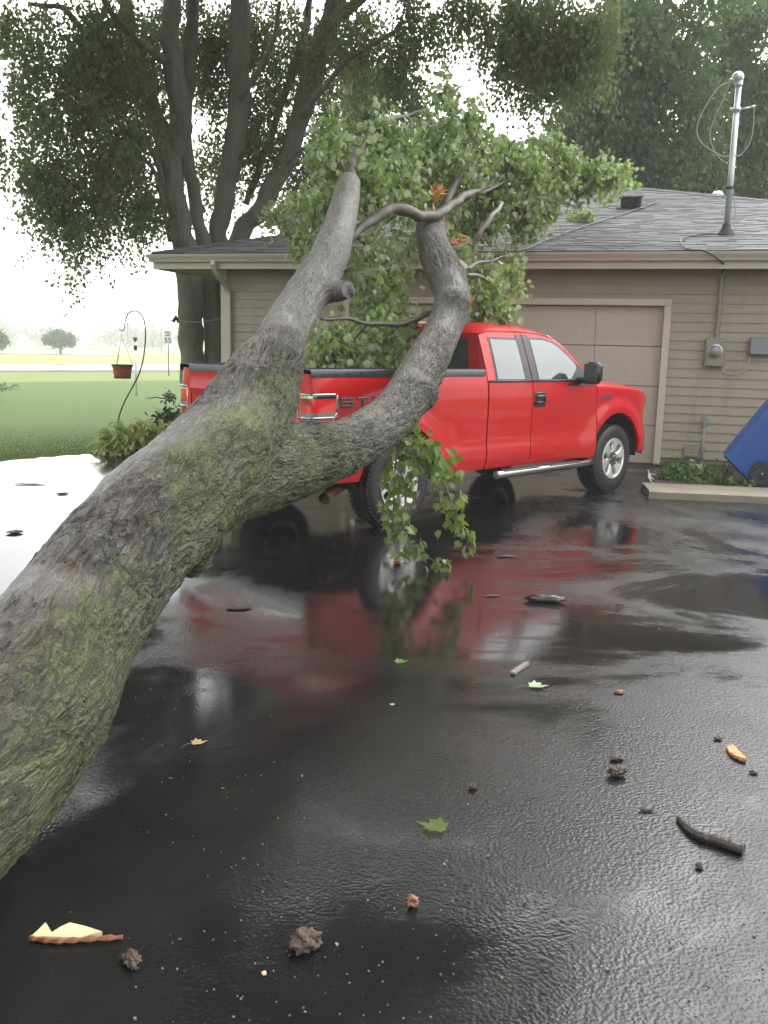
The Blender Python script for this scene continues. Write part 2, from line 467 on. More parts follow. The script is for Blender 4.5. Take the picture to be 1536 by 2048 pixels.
MT['leaf_tree2'] = leaf_mat('far_tree_leaf', (0.065, 0.11, 0.038), (0.09, 0.13, 0.06), 0.5, 0.5, 0.4, 0.35, 0.3)
MT['leaf_fall'] = leaf_mat('fallen_maple_leaf', (0.17, 0.25, 0.095), (0.44, 0.50, 0.36), 0.26, 0.5, 0.55, 1.5, 0.6)
MT['leaf_sprig'] = leaf_mat('sprig_maple_leaf', (0.13, 0.20, 0.05), (0.28, 0.34, 0.18), 0.28, 0.45, 0.42, 3.0, 0.55)
MT['leaf_hosta'] = leaf_mat('hosta_leaf', (0.25, 0.33, 0.12), (0.30, 0.36, 0.18), 0.35, 0.72, 0.3, 3.0)
MT['leaf_shrub'] = leaf_mat('shrub_leaf', (0.03, 0.06, 0.018), (0.05, 0.08, 0.03), 0.4, 0.4, 0.2, 3.0)
MT['leaf_weed'] = leaf_mat('weed_leaf', (0.07, 0.15, 0.03), (0.11, 0.18, 0.06), 0.4, 0.4, 0.3, 5.0)
MT['leaf_grass'] = leaf_mat('grass_blade', (0.092, 0.148, 0.018), (0.096, 0.15, 0.02), 0.6, 0.22, 0.3, 0.5, 0.2)
b = NB('vinyl_siding')
st = b.noise(1.2, 4, stretch=(0.6, 0.6, 3))
grm = b.ramp(b.noise(3.5, 5, 0.7, stretch=(1, 1, .12)), .5, .72, 0, .35)
b.set(base=b.mix(grm, b.mix(st, (0.30, 0.255, 0.205), (0.36, 0.31, 0.252)), (0.20, 0.168, 0.135)), rough=0.5, spec=0.35, normal=b.bump(b.noise(40, 4, 0.7, stretch=(0.25, 0.25, 3)), 0.12, 0.004))
MT['siding'] = b.m
MT['door_paint'] = plain('garage_door_paint', (0.45, 0.375, 0.315), 0.5, var=0.06, vscale=2, bump=0.1)
MT['trim'] = plain('beige_trim', (0.50, 0.44, 0.365), 0.45, var=0.06, vscale=3)
MT['gutter'] = plain('gutter_enamel', (0.47, 0.43, 0.36), 0.35, var=0.08, vscale=2)
MT['soffit'] = plain('soffit_vinyl', (0.36, 0.32, 0.27), 0.5, var=0.06, vscale=3)
b = NB('roof_shingle')
tint = b.attr('tint')
c = b.mix(tint, (0.045, 0.046, 0.052), (0.175, 0.17, 0.176))
c = b.mix(b.ramp(b.noise(120, 3), 0.4, 0.7, 0, 0.5), c, (0.09, 0.085, 0.085))
b.set(base=c, rough=0.68, spec=0.25, normal=b.bump(b.noise(160, 3), 0.6, 0.004))
MT['shingle'] = b.m
MT['galv'] = plain('galvanised_pipe', (0.5, 0.52, 0.54), 0.35, metal=0.75, var=0.15, vscale=12)
MT['dark_rubber'] = plain('dark_rubber', (0.02, 0.02, 0.022), 0.6, var=0.25)
MT['cable'] = plain('cable_black', (0.03, 0.03, 0.032), 0.5)
MT['cable_grey'] = plain('cable_grey', (0.35, 0.35, 0.36), 0.45)
MT['meter_paint'] = plain('meter_box_paint', (0.25, 0.22, 0.19), 0.45, var=0.08)
MT['grey_box'] = plain('grey_enamel', (0.2, 0.22, 0.24), 0.4, var=0.1)
MT['grey_pipe'] = plain('grey_pvc', (0.22, 0.23, 0.235), 0.45, var=0.1)
MT['white_plastic'] = plain('white_plastic', (0.72, 0.72, 0.7), 0.4, var=0.08)
MT['concrete'] = plain('concrete', (0.2, 0.17, 0.125), 0.65, var=0.35, vscale=3.5, bump=0.5, bscale=70)
MT['soil'] = plain('wet_soil', (0.035, 0.026, 0.02), 0.8, var=0.5, vscale=9, bump=1.0, bscale=30)
MT['blue_bin'] = plain('blue_plastic', (0.012, 0.075, 0.30), 0.42, var=0.12, vscale=3, bump=0.06)
MT['bin_dark'] = plain('bin_dark_plastic', (0.012, 0.014, 0.02), 0.5)
MT['iron'] = plain('hook_iron', (0.03, 0.03, 0.03), 0.45, metal=0.4)
MT['sign_white'] = plain('sign_sheet', (0.72, 0.73, 0.72), 0.35, var=0.04)
MT['sign_black'] = plain('sign_ink', (0.015, 0.015, 0.015), 0.4)
MT['sign_back'] = plain('sign_back', (0.3, 0.31, 0.31), 0.4, metal=0.4)
MT['post_metal'] = plain('post_metal', (0.16, 0.18, 0.16), 0.5, metal=0.3)
MT['pole_wood'] = plain('pole_wood', (0.10, 0.085, 0.07), 0.8, var=0.3)
# truck
b = NB('red_paint')
drops = b.ramp(b.voro(240, out='Distance'), 0.0, 0.42, 1, 0)
b.set(base=b.mix(b.noise(3, 2), (0.47, 0.004, 0.006), (0.53, 0.005, 0.007)), rough=0.45, spec=0.18, coat=0.55, coatr=0.03,
      coatn=b.bump(b.math('MULTIPLY', drops, b.ramp(b.noise(9, 3), 0.45, 0.7)), 0.22, 0.003))
MT['red'] = b.m
b = NB('tinted_glass')
b.set(base=b.mix(b.noise(2.2, 3), (0.015, 0.025, 0.024), (0.065, 0.085, 0.08)), rough=b.ramp(b.noise(5, 3), 0.35, 0.7, 0.02, 0.10), spec=0.5, ior=1.55, coat=1.0, coatr=0.03, normal=b.bump(b.noise(130, 2), 0.05, 0.003))
MT['glass'] = b.m
MT['lamp_chrome'] = plain('lamp_chrome', (0.42, 0.41, 0.39), 0.2, metal=1.0, var=0.1)
MT['chrome'] = plain('chrome', (0.78, 0.78, 0.78), 0.10, metal=1.0, var=0.05)
MT['step_chrome'] = plain('step_chrome', (0.28, 0.27, 0.27), 0.16, metal=1.0, var=0.2)
MT['rim'] = plain('machined_alloy', (0.74, 0.72, 0.68), 0.34, metal=0.65, var=0.10, vscale=9)
MT['rim_dark'] = plain('rim_pocket', (0.02, 0.018, 0.018), 0.4)
MT['hub_grey'] = plain('hub_grey', (0.13, 0.13, 0.135), 0.35, metal=0.6)
MT['tyre'] = plain('tyre_rubber', (0.018, 0.017, 0.017), 0.55, var=0.3, vscale=14, bump=0.3)
MT['black_plastic'] = plain('black_trim', (0.016, 0.016, 0.018), 0.34, var=0.2)
MT['rail'] = plain('rail_cap_plastic', (0.045, 0.045, 0.052), 0.3, var=0.2, bump=0.3, bscale=90)
MT['under'] = plain('underbody', (0.012, 0.011, 0.010), 0.75, var=0.4)
MT['rust'] = plain('rusty_steel', (0.16, 0.06, 0.03), 0.7, var=0.5, vscale=20, bump=0.5)
b = NB('lamp_red'); b.set(base=b.mix(b.ramp(b.noise(9, 3, stretch=(1, 1, .5)), .34, .50), (0.22, 0.003, 0.008), (0.85, 0.03, 0.035)), rough=0.12, spec=0.5, coat=1.0, coatr=0.02)
MT['lamp_red'] = b.m
MT['amber'] = plain('amber_lens', (0.6, 0.22, 0.05), 0.12, coat=1.0)
MT['lens'] = plain('clear_lens', (0.2, 0.2, 0.21), 0.08, coat=1.0)
MT['rust_red'] = plain('basket_red', (0.28, 0.06, 0.03), 0.5, var=0.3, vscale=20)
MT['basket_dark'] = plain('basket_band', (0.05, 0.035, 0.04), 0.5)

# ------------------------------------------------------------------ ground, drive, roads
def axis_vals(lo, hi, n, k):
    t = np.linspace(-1, 1, n); s = np.sinh(t * k) / math.sinh(k)
    return np.where(s < 0, -s * lo, s * hi)
RA, RB = np.array([-20.7, 49.9]), np.array([-13.7, 58.2])      # near kerb line of the road
rd = (RB - RA) / np.linalg.norm(RB - RA); rn = np.array([-rd[1], rd[0]])
def terrain(x, y):
    d = (np.asarray(x) - RA[0]) * rn[0] + (np.asarray(y) - RA[1]) * rn[1]
    left = sstep(2, -6, x)
    return -0.03 - left * 0.28 * np.exp(-((d + 7) / 3.5) ** 2)
gx = axis_vals(-1500, 1500, 141, 6.0); gy = axis_vals(-1500, 1500, 141, 6.0) + 30
X, Y = np.meshgrid(gx, gy, indexing='ij')
V = np.stack([X, Y, terrain(X, Y)], -1).reshape(-1, 3)
n = 141
I, J = np.meshgrid(np.arange(n - 1), np.arange(n - 1), indexing='ij')
q = (I * n + J).ravel()
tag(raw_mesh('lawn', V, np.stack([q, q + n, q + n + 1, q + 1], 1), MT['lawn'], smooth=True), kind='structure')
edge = [(-30, -16), (-14, 2.2), (-8.6, 8.4), (-6.4, 11.0), (-5.23, 12.4), (-4.75, 13.05), (-4.3, 13.5), (-3.8, 13.62), (-3.3, 13.9), (-3.0, 14.6)]
edge = [tuple(p[:2]) for p in catmull([(a, b_, 0) for a, b_ in edge], 5)]
edge = [(x + 0.05 * math.sin(i * 2.3), y + 0.04 * math.sin(i * 3.7 + 1)) for i, (x, y) in enumerate(edge)]
wl, wr = H3(-7.05, 0.12, 0), H3(9.5, 0.12, 0)
poly = edge + [tuple(wl[:2]), tuple(wr[:2]), (24, 8), (24, -16)]
mb = MB(); mb.prism(poly, lambda x, y: (x, y, -0.08), lambda x, y: (x, y, 0.0))
tag(mb.build('driveway', MT['asphalt']), kind='structure')
def strip(name, A, Bp, wid, z, m, n=40, skew=None):
    A, Bp = np.array(A, float), np.array(Bp, float); d = (Bp - A) / np.linalg.norm(Bp - A); nn = np.array([-d[1], d[0]])
    V = []; F = []
    for i in range(n + 1):
        p = A + (Bp - A) * i / n
        for k in (0, 1):
            q = p + nn * wid * k; V.append((q[0], q[1], float(terrain(q[0], q[1])) + z))
        if i: F.append((2 * i - 2, 2 * i, 2 * i + 1, 2 * i - 1))
    return tag(raw_mesh(name, V, F, m), kind='structure')
strip('road', RA - rd * 90, RA + rd * 900, 12.5, 0.045, MT['road'])
strip('road_shoulder', RA - rd * 90 - rn * 0.9, RA + rd * 900 - rn * 0.9, 14.2, 0.03, MT['concrete'])
sp_ = [gp(-60, 697.5), gp(0, 698), gp(120, 700), gp(200, 704), gp(252, 711), gp(150, 709.5), gp(0, 707), gp(-60, 706)]
o = raw_mesh('side_road', [(p[0], p[1], 0.03) for p in sp_], [tuple(range(7, -1, -1))], MT['road']); tag(o, kind='structure')
# planting bed and the concrete strip in front of it
cb = [gp(1292, 997), gp(1310, 975)]
mb = MB()
c0 = gp(1297, 997); c1 = gp(1536, 1008)
cd = (c1 - c0) / np.linalg.norm(c1 - c0); cnn = np.array([-cd[1], cd[0], 0])
N = 60
G = []
rr = np.random.default_rng(5)
for i in range(N + 1):
    p = c0 + cd * (6.5 * i / N)
    wob = 0.012 * perlin(np.array([[i * 0.31, 0.5, 0.2]]))[0]
    top = 0.10 + 0.012 * perlin(np.array([[i * 0.2, 3.5, 0.2]]))[0]
    G.append([p + cnn * wob + np.array([0, 0, -.02]), p + cnn * (wob) + np.array([0, 0, top - .02]), p + cnn * (0.03 + wob) + np.array([0, 0, top]), p + cnn * 0.36 + np.array([0, 0, top]), p + cnn * 0.72 + np.array([0, 0, top - .01]), p + cnn * 0.76 + np.array([0, 0, -0.02])])
mb.grid(G)
mb.F.append(tuple(range(5, -1, -1))); mb.F.append(tuple(N * 6 + k for k in range(6)))
tag(mb.build('kerb_strip', MT['concrete'], deg=40), kind='structure')
mb = MB(); G = []
wdir = H3(0.12, 0, 0)
for i in range(41):
    t = i / 40; row = []
    a_ = c0 + cd * (0.1 + 6.2 * t) + cnn * 0.70; b_ = H3(0.12 + 6.3 * t, -0.02, 0)
    for j in range(25):
        s_ = j / 24; p = a_ + (b_ - a_) * s_
        p[2] = 0.06 + 0.03 * float(fbm(np.array([[p[0] * 2.2, p[1] * 2.2, 0]]))[0])
        row.append(p)
    G.append(row)
mb.grid(G, ret=0.12, inward=(0, 0, -1))
tag(mb.build('planting_bed', MT['soil'], smooth=True), kind='structure')

# ------------------------------------------------------------------ the house
house = thing('house', H3(0, 0, 0), 'beige lap-sided house with grey shingle hip roof and wide garage door', 'house', -HA)
def HL(s, n_, z): return np.array([s, n_, z], float)     # house-local: along the wall, into the house, up
EX = 0.1315
def siding_piece(mb, s0, s1, z0, z1):
    k0 = int(math.floor(z0 / EX)); z = z0; prof = []
    zs = [z0] + [k * EX for k in range(k0 + 1, int(math.ceil(z1 / EX)))] + [z1]
    for a_, b_ in zip(zs[:-1], zs[1:]):
        fa = (a_ / EX) % 1.0 if a_ == z0 else 0.0
        prof += [(-0.020 + 0.018 * fa, a_), (-0.0205 + 0.012 * 0.12, a_ + 0.006), (-0.003, b_ - 0.0005)]
    G = [[HL(s0, p[0], p[1]) for p in prof], [HL(s1, p[0], p[1]) for p in prof]]
    mb.grid(G)
mb = MB()
DZ, DL, DR = 2.33, -4.85, -0.04
siding_piece(mb, -7.05, DL - 0.10, 0.12, 2.93)
siding_piece(mb, DR + 0.10, 8.0, 0.12, 2.93)
siding_piece(mb, DL - 0.10, DR + 0.10, DZ + 0.10, 2.93)
mb.add([HL(-7.05, 0, .12), HL(-7.05, 9, .12), HL(-7.05, 9, 2.93), HL(-7.05, 0, 2.93)], [(0, 1, 2, 3)])
mb.add([HL(8.0, 0, .12), HL(8.0, 9, .12), HL(8.0, 9, 2.93), HL(8.0, 0, 2.93)], [(3, 2, 1, 0)])
mb.add([HL(-7.05, 9, .12), HL(8, 9, .12), HL(8, 9, 2.93), HL(-7.05, 9, 2.93)], [(0, 1, 2, 3)])
mb.build('wall', MT['siding'], house, local=True)
for a_, b_ in ((DR + .1, 8), (-7.05, DL - .1)):
    mb = MB(); mb.box(((a_ + b_) / 2, 0.06, 0.06), (b_ - a_, 0.10, 0.14)); mb.build('foundation', MT['concrete'], house, local=True)
mb = MB(); mb.box((-7.03, -0.03, 1.52), (0.11, 0.05, 2.8), bev=.008); mb.build('corner_trim', MT['trim'], house, local=True)
# garage door
mb = MB()
nc, nr = 8, 4
cw, ch = (DR - DL) / nc, DZ / nr
for r_ in range(nr):
    z0, z1 = r_ * ch, (r_ + 1) * ch
    mb.box(((DL + DR) / 2, 0.115, (z0 + z1) / 2), (DR - DL, 0.05, ch - 0.008), bev=0.006)
    for c_ in range(nc):
        s0, s1 = DL + c_ * cw + 0.055, DL + (c_ + 1) * cw - 0.055
        za, zb = z0 + 0.075, z1 - 0.075
        lv = [(0.0, 0.0895), (0.014, 0.0865), (0.04, 0.0890), (0.065, 0.0855)]
        for (i0, d0), (i1, d1) in zip(lv[:-1], lv[1:]):
            A = [HL(s0 + i0, d0, za + i0), HL(s1 - i0, d0, za + i0), HL(s1 - i0, d0, zb - i0), HL(s0 + i0, d0, zb - i0)]
            B_ = [HL(s0 + i1, d1, za + i1), HL(s1 - i1, d1, za + i1), HL(s1 - i1, d1, zb - i1), HL(s0 + i1, d1, zb - i1)]
            mb.add(A + B_, [(k, (k + 1) % 4, 4 + (k + 1) % 4, 4 + k) for k in range(4)])
        i1, d1 = lv[-1]
        mb.add([HL(s0 + i1, d1, za + i1), HL(s1 - i1, d1, za + i1), HL(s1 - i1, d1, zb - i1), HL(s0 + i1, d1, zb - i1)], [(0, 1, 2, 3)])
gd = mb.build('garage_door', MT['door_paint'], house, deg=30, local=True)
mb = MB(); mb.box(((DL + DR) / 2, 0.10, 0.006), (DR - DL, 0.03, 0.03)); mb.build('bottom_seal', MT['dark_rubber'], gd, local=True)
mb = MB()
mb.box((DR + 0.05, 0.03, DZ / 2 + 0.01), (0.10, 0.17, DZ - 0.02), bev=0.006)
mb.box((DL - 0.05, 0.03, DZ / 2 + 0.01), (0.10, 0.17, DZ - 0.02), bev=0.006)
mb.box(((DL + DR) / 2, 0.03, DZ + 0.05), (DR - DL + 0.2, 0.17, 0.10), bev=0.006)
mb.build('door_trim', MT['trim'], house, local=True)
# roof: hip with 45 degree hips
RW, EZ, PITCHR, EN = 7.27, 3.05, 0.28, -0.55
SL, SR = -8.05, -8.05 + 2 * RW
NB_ = EN + 2 * RW + 3
apF, apB = HL(SL + RW, EN + RW, EZ + RW * PITCHR), HL(SL + RW, NB_ - RW, EZ + RW * PITCHR)
e = [HL(SL, EN, EZ), HL(SR, EN, EZ), HL(SR, NB_, EZ), HL(SL, NB_, EZ)]
dn = np.array([0, 0, -0.06])
roof = MB()
roof.add([e[0], e[1], e[2], e[3], apF, apB] + [p + dn for p in e],
         [(0, 1, 4), (1, 2, 5, 4), (2, 3, 5), (3, 0, 4, 5), (0, 6, 7, 1), (1, 7, 8, 2), (2, 8, 9, 3), (3, 9, 6, 0), (9, 8, 7, 6)], 0.35)
rr = np.random.default_rng(11)
sc_ = math.sqrt(1 + PITCHR ** 2)
exn = 0.14 / sc_
def shingle(s0, s1, n0, n1, t, lift, frame):
    # one tab: a thin wedge on the slope
    c = []
    for (s_, n_) in ((s0, n0), (s1, n0), (s1, n1), (s0, n1)):
        c.append(frame(s_, n_, 0.004))
    for (s_, n_, l_) in ((s0, n0, lift), (s1, n0, lift), (s1, n1, 0.006), (s0, n1, 0.006)):
        c.append(frame(s_, n_, l_))
    roof.hexa(c, t)
def fr_front(s_, n_, l_):
    return HL(s_, EN + n_ - l_ * PITCHR / sc_, EZ + n_ * PITCHR + l_ / sc_)
def fr_right(s_, n_, l_):   # s runs front to back, n from the right eave inwards
    return HL(SR - n_ + l_ * PITCHR / sc_, EN + s_, EZ + n_ * PITCHR + l_ / sc_)
for k in range(int(RW / exn)):
    n0 = k * exn - 0.012; n1 = (k + 1) * exn + 0.02
    lo, hi = SL + max(n0, 0), SR - max(n0, 0)
    s_ = lo - rr.uniform(0, .3)
    while s_ < hi:
        w_ = rr.uniform(0.14, 0.38)
        a_, b_ = max(s_, lo), min(s_ + w_ - 0.004, hi)
        if b_ - a_ > 0.02:
            thick = rr.random() < 0.5
            shingle(a_, b_, n0, n1, float(np.clip(rr.normal(0.42 if thick else 0.30, 0.2), 0, 1)), 0.015 if thick else 0.009, fr_front)
        s_ += w_
roof_o = roof.build('roof', MT['shingle'], house, local=True, attr='tint')
mb = MB()
for A, B_ in ((e[0], apF), (e[1], apF), (apF, apB)):
    d = B_ - A; L_ = np.linalg.norm(d); n_ = int(L_ / 0.2)
    side = np.cross(d / L_, [0, 0, 1.0]); side /= np.linalg.norm(side)
    for k in range(n_):
        p, q = A + d * k / n_, A + d * (k + 1.15) / n_
        z0, z1 = 0.034, 0.022
        mb.add([p - side * 0.13 + [0, 0, z0 - .035], p + [0, 0, z0], p + side * 0.13 + [0, 0, z0 - .035], q - side * 0.13 + [0, 0, z1 - .035], q + [0, 0, z1], q + side * 0.13 + [0, 0, z1 - .035],
                p - side * 0.13 + [0, 0, z0 - .05], p + [0, 0, z0 - .02], p + side * 0.13 + [0, 0, z0 - .05]],
               [(0, 1, 4, 3), (1, 2, 5, 4), (6, 7, 1, 0), (7, 8, 2, 1)], float(np.clip(rr.normal(0.38, .15), 0, 1)))
mb.build('ridge_cap', MT['shingle'], roof_o, local=True, attr='tint')
# roof vent box
def on_roof(s_, n_): return HL(s_, n_, EZ + (n_ - EN) * PITCHR)
ang = math.atan(PITCHR)
Rx = np.array([[1, 0, 0], [0, math.cos(ang), -math.sin(ang)], [0, math.sin(ang), math.cos(ang)]])
mb = MB(); p = on_roof(-0.74, 3.75)
mb.box(p + Rx @ np.array([0, 0, .02]), (0.5, 0.5, 0.02), Rx); mb.box(p + Rx @ np.array([0, 0, .13]), (0.36, 0.36, 0.2), Rx, bev=.02); mb.box(p + Rx @ np.array([0, -0.03, .215]), (0.42, 0.44, 0.04), Rx, bev=.012)
mb.build('roof_vent', MT['rail'], roof_o, local=True)
mb = MB(); p = HL(1.0, 9.5, 4.95)
mb.tube([p, p + [0, 0, .42]], .075, 12); mb.lathe([(0.0, .5), (.09, .48), (.13, .42), (.13, .37), (.0, .37)], 14, o=p)
mb.build('flue_cap', MT['white_plastic'], roof_o, local=True)
# eaves
mb = MB()
mb.box(((SL + SR) / 2, EN + 0.02, EZ - 0.16), (2 * RW - .02, 0.03, 0.16)); mb.box((SL + 0.02, EN + RW + 1.5, EZ - 0.16), (0.03, 2 * RW + 2.9, 0.16)); mb.box((SR - 0.02, EN + RW + 1.5, EZ - 0.16), (0.03, 2 * RW + 2.9, 0.16))
mb.build('fascia', MT['gutter'], house, local=True)
mb = MB()
mb.box(((SL + SR) / 2, (EN + 0.035 - 0.0) / 2, EZ - 0.205), (2 * RW - 0.1, -EN - 0.04, 0.02))
mb.box(((SL + -7.05) / 2 + .01, 4.3, EZ - 0.206), (0.94, 8.6, 0.02))
for k in range(60):
    mb.box((SL + 0.2 + k * 0.24, EN / 2 + .02, EZ - 0.2165), (0.012, -EN - 0.08, 0.004))
mb.build('soffit', MT['soffit'], house, local=True)
prof = [(0.0, 0.0), (0.0, -0.115), (-0.075, -0.115), (-0.085, -0.075), (-0.105, -0.055), (-0.125, -0.012), (-0.125, 0.0), (-0.112, 0.0), (-0.112, -0.01), (-0.095, -0.05), (-0.07, -0.105), (-0.01, -0.105), (-0.01, 0.0)]
mb = MB()
mb.prism(prof, lambda a_, b_: HL(SL - 0.02, EN + a_, EZ - .022 + b_), lambda a_, b_: HL(SR, EN + a_, EZ - .022 + b_))
gut = mb.build('gutter', MT['gutter'], house, deg=50, local=True)
# downspout: elbow back to the wall at the left corner, then down
mb = MB()
def rect_pipe(P, w=0.075, d=0.06):
    P = np.array(P, float); T = np.gradient(P, axis=0); T /= np.linalg.norm(T, axis=1)[:, None]; G = []
    for p, t in zip(P, T):
        sx = np.array([1.0, 0, 0]); nn = np.cross(sx, t); nn /= np.linalg.norm(nn)
        G.append([p - sx * w / 2 - nn * d / 2, p + sx * w / 2 - nn * d / 2, p + sx * w / 2 + nn * d / 2, p - sx * w / 2 + nn * d / 2, p - sx * w / 2 - nn * d / 2])
    mb.grid(G)
sx = -6.93
rect_pipe(catmull([(sx, EN - 0.06, EZ - .12), (sx, EN - 0.06, EZ - .2), (sx, EN + 0.1, EZ - .34), (sx, -0.16, EZ - .48), (sx, -0.075, EZ - .60), (sx, -0.075, EZ - .75)], 5))
rect_pipe([(sx, -0.075, EZ - .74), (sx, -0.075, 1.5), (sx, -0.075, 0.22), (sx, -.1, .16), (sx, -0.25, 0.1)])
mb.build('downspout', MT['gutter'], gut, deg=40, local=True)

# things fixed to the front wall
def wallthing(name, s_, z_, label, cat): return thing(name, H3(s_, -0.02, z_), label, cat, -HA)
t = wallthing('electric_meter', 0.70, 1.48, 'beige electric meter box with round glass dial on the siding', 'meter')
mb = MB(); mb.box((0, -0.06, 0.205), (0.27, 0.12, 0.41), bev=.012); mb.box((0, -0.125, 0.06), (0.22, 0.012, 0.09), bev=.004); mb.build('meter_box', MT['meter_paint'], t, deg=40, local=True)
mb = MB(); mb.lathe([(0.098, -0.12), (0.098, -0.15), (0.085, -0.155), (0.085, -0.12)], 28, 'y', (0, 0, 0.22)); mb.build('collar', MT['galv'], t, deg=40, local=True)
mb = MB(); mb.lathe([(0.0, -0.215), (0.05, -0.213), (0.075, -0.2), (0.084, -0.17), (0.084, -0.15)], 28, 'y', (0, 0, 0.22)); mb.build('dial_glass', MT['lens'], t, smooth=True, local=True)
mb = MB(); mb.tube([(0.01, -0.05, 0.41), (0.01, -0.05, 1.38)], 0.032, 12); mb.box((0.01, -.03, .8), (.12, .02, .03)); mb.box((0.01, -.03, 1.25), (.12, .02, .03)); mb.build('conduit', MT['meter_paint'], t, deg=40, local=True)
mb = MB(); mb.tube(catmull([(0.10, -0.05, 0.0), (0.16, -.05, -.07), (0.28, -.05, -.10), (0.40, -.05, -.06), (0.46, -.05, 0.06), (0.47, -.05, 0.17)], 6), 0.011, 6); mb.build('cable', MT['cable_grey'], t, smooth=True, local=True)
t = wallthing('utility_box', 1.35, 1.655, 'grey utility box on the siding right of the meter', 'utility box')
mb = MB(); mb.box((0, -0.06, 0.125), (0.40, 0.12, 0.25), bev=.02); mb.build('box_body', MT['grey_box'], t, deg=40, local=True)
mb = MB(); mb.box((0.0, -0.126, 0.125), (0.37, 0.012, 0.22), bev=.005); mb.box((0.08, -.135, .11), (.03, .015, .03), bev=.004); mb.build('cover', MT['grey_box'], t, deg=40, local=True)
t = wallthing('vent_cover', 0.49, 0.16, 'small beige vent cover low on the siding', 'vent')
mb = MB(); mb.box((0, -0.03, 0.10), (0.21, 0.06, 0.21), bev=.012); mb.build('hood', MT['siding'], t, deg=40, local=True)
mb = MB()
for k in range(4): mb.box((0, -0.063, 0.03 + k * .05), (0.17, 0.012, 0.012))
mb.build('louvre', MT['meter_paint'], t, local=True)
t = wallthing('riser_pipe', 0.64, 0.0, 'thin grey conduit pipe rising from the bed against siding', 'pipe')
mb = MB(); mb.tube([(0, -0.06, -0.02), (0, -0.06, 0.62)], 0.021, 10); mb.build('pipe', MT['grey_pipe'], t, smooth=True, local=True)
mb = MB(); mb.box((0, -0.02, 0.3), (.09, .02, .03)); mb.build('clamp', MT['grey_pipe'], t, local=True)
mb = MB(); mb.box((0, -0.055, 0.69), (0.065, 0.06, 0.17), bev=.01); mb.build('junction', MT['grey_pipe'], t, deg=40, local=True)

# service mast on the roof
p0 = on_roof(0.76, 0.72)
P0 = H3(*p0)
t = thing('service_mast', P0, 'tall galvanised service mast with hooded weatherhead standing on the roof', 'mast', -HA)
MH = 2.14
mb = MB(); mb.tube([(0, 0, -0.2), (0, 0, MH)], 0.042, 14); mb.build('pipe', MT['galv'], t, smooth=True, local=True)
mb = MB(); mb.lathe([(0.15, -0.03), (0.12, 0.03), (0.07, 0.10), (0.06, 0.15), (0.045, .16)], 18); mb.box((0, 0, -.02), (.42, .42, .02), Rx); mb.build('roof_flashing', MT['dark_rubber'], t, deg=40, local=True)
mb = MB()
bmx = bmesh.new(); bmesh.ops.create_uvsphere(bmx, u_segments=18, v_segments=12, radius=0.085)
mb.add([np.array(v.co) * [1, 1.1, .95] + [-0.02, 0, MH + .05] for v in bmx.verts], [[v.index for v in f.verts] for f in bmx.faces]); bmx.free()
mb.lathe([(0.055, MH - .06), (.055, MH + .03)], 16); mb.box((-0.09, 0, MH + .01), (.1, .11, .05), bev=.015)
mb.build('weatherhead', MT['galv'], t, smooth=True, local=True)
mb = MB(); mb.lathe([(0.044, MH - .42), (.058, MH - .42), (.058, MH - .36), (.044, MH - .36)], 14); mb.tube([(0.05, 0, MH - .39), (0.20, 0, MH - .365)], 0.012, 6); mb.tube([(.20, 0, MH - .365), (.25, 0, MH - .36)], .024, 8); mb.tube([(-.05, 0, MH - .39), (-.10, 0, MH - .38)], .02, 8)
mb.build('wire_clamp', MT['galv'], t, smooth=True, local=True)
mb = MB(); mb.lathe([(0.044, MH - 1.50), (.052, MH - 1.50), (.052, MH - 1.46), (.044, MH - 1.46)], 14); mb.build('pipe_collar', MT['dark_rubber'], t, local=True)
mb = MB()
WIRE = lambda pts, r_: MB().tube(catmull(pts, 7), r_, 6).build('wire', MT['cable_grey'], t, smooth=True, local=True)
WIRE([(-0.1, 0, MH + .0), (-.30, 0, MH - .10), (-.52, .02, MH - .55), (-.45, .02, MH - .82), (-.16, 0, MH - 1.02), (-.04, 0, MH - 1.02)], 0.008)
WIRE([(-0.1, 0.02, MH + .0), (-.22, .02, MH - .3), (-.34, .02, MH - .7), (-.22, .02, MH - 1.0), (-.03, .02, MH - 1.16)], 0.007)
WIRE([(.23, 0, MH - .37), (.25, 0, MH - .6), (.22, 0, MH - .85), (.1, 0, MH - 1.02), (.0, -.04, MH - 1.02)], 0.007)
WIRE([(.04, -.03, MH - 1.5), (.10, -.04, MH - 1.8), (.1, -.05, MH - 2.2), (.05, -.05, MH - 2.42)], 0.006)
# fallen service cable lying over roof and gutter
cab = [on_roof(0.85, .62), on_roof(0.35, 0.5), on_roof(0.12, 0.1), HL(0.2, EN - .06, EZ - .02), HL(0.42, EN - .135, EZ - .05), HL(0.6, EN - .12, EZ - .16), HL(0.72, EN + .1, EZ - .24), HL(.70, -.10, EZ - .30)]
mb = MB(); mb.tube(catmull([H3(*(p + [0, 0, .035])) for p in cab], 6), 0.011, 6)
tag(mb.build('roof_cable', MT['cable'], smooth=True), 'short black cable lying over shingles and gutter below the mast', 'cable')
cab = [on_roof(-0.25, 4.3), on_roof(-0.9, 2.6), on_roof(-1.35, 1.5), on_roof(-1.75, 0.4), on_roof(-1.95, -.35), HL(-2.02, EN - .135, EZ - .03), HL(-2.25, EN - .14, EZ - .10), HL(-2.6, EN - .2, EZ - .14)]
mb = MB(); mb.tube(catmull([H3(*(p + [0, 0, .035])) for p in cab], 8), 0.012, 6)
tag(mb.build('roof_cable', MT['cable'], smooth=True), 'long black cable slanting down across the shingles to the broken branches', 'cable')

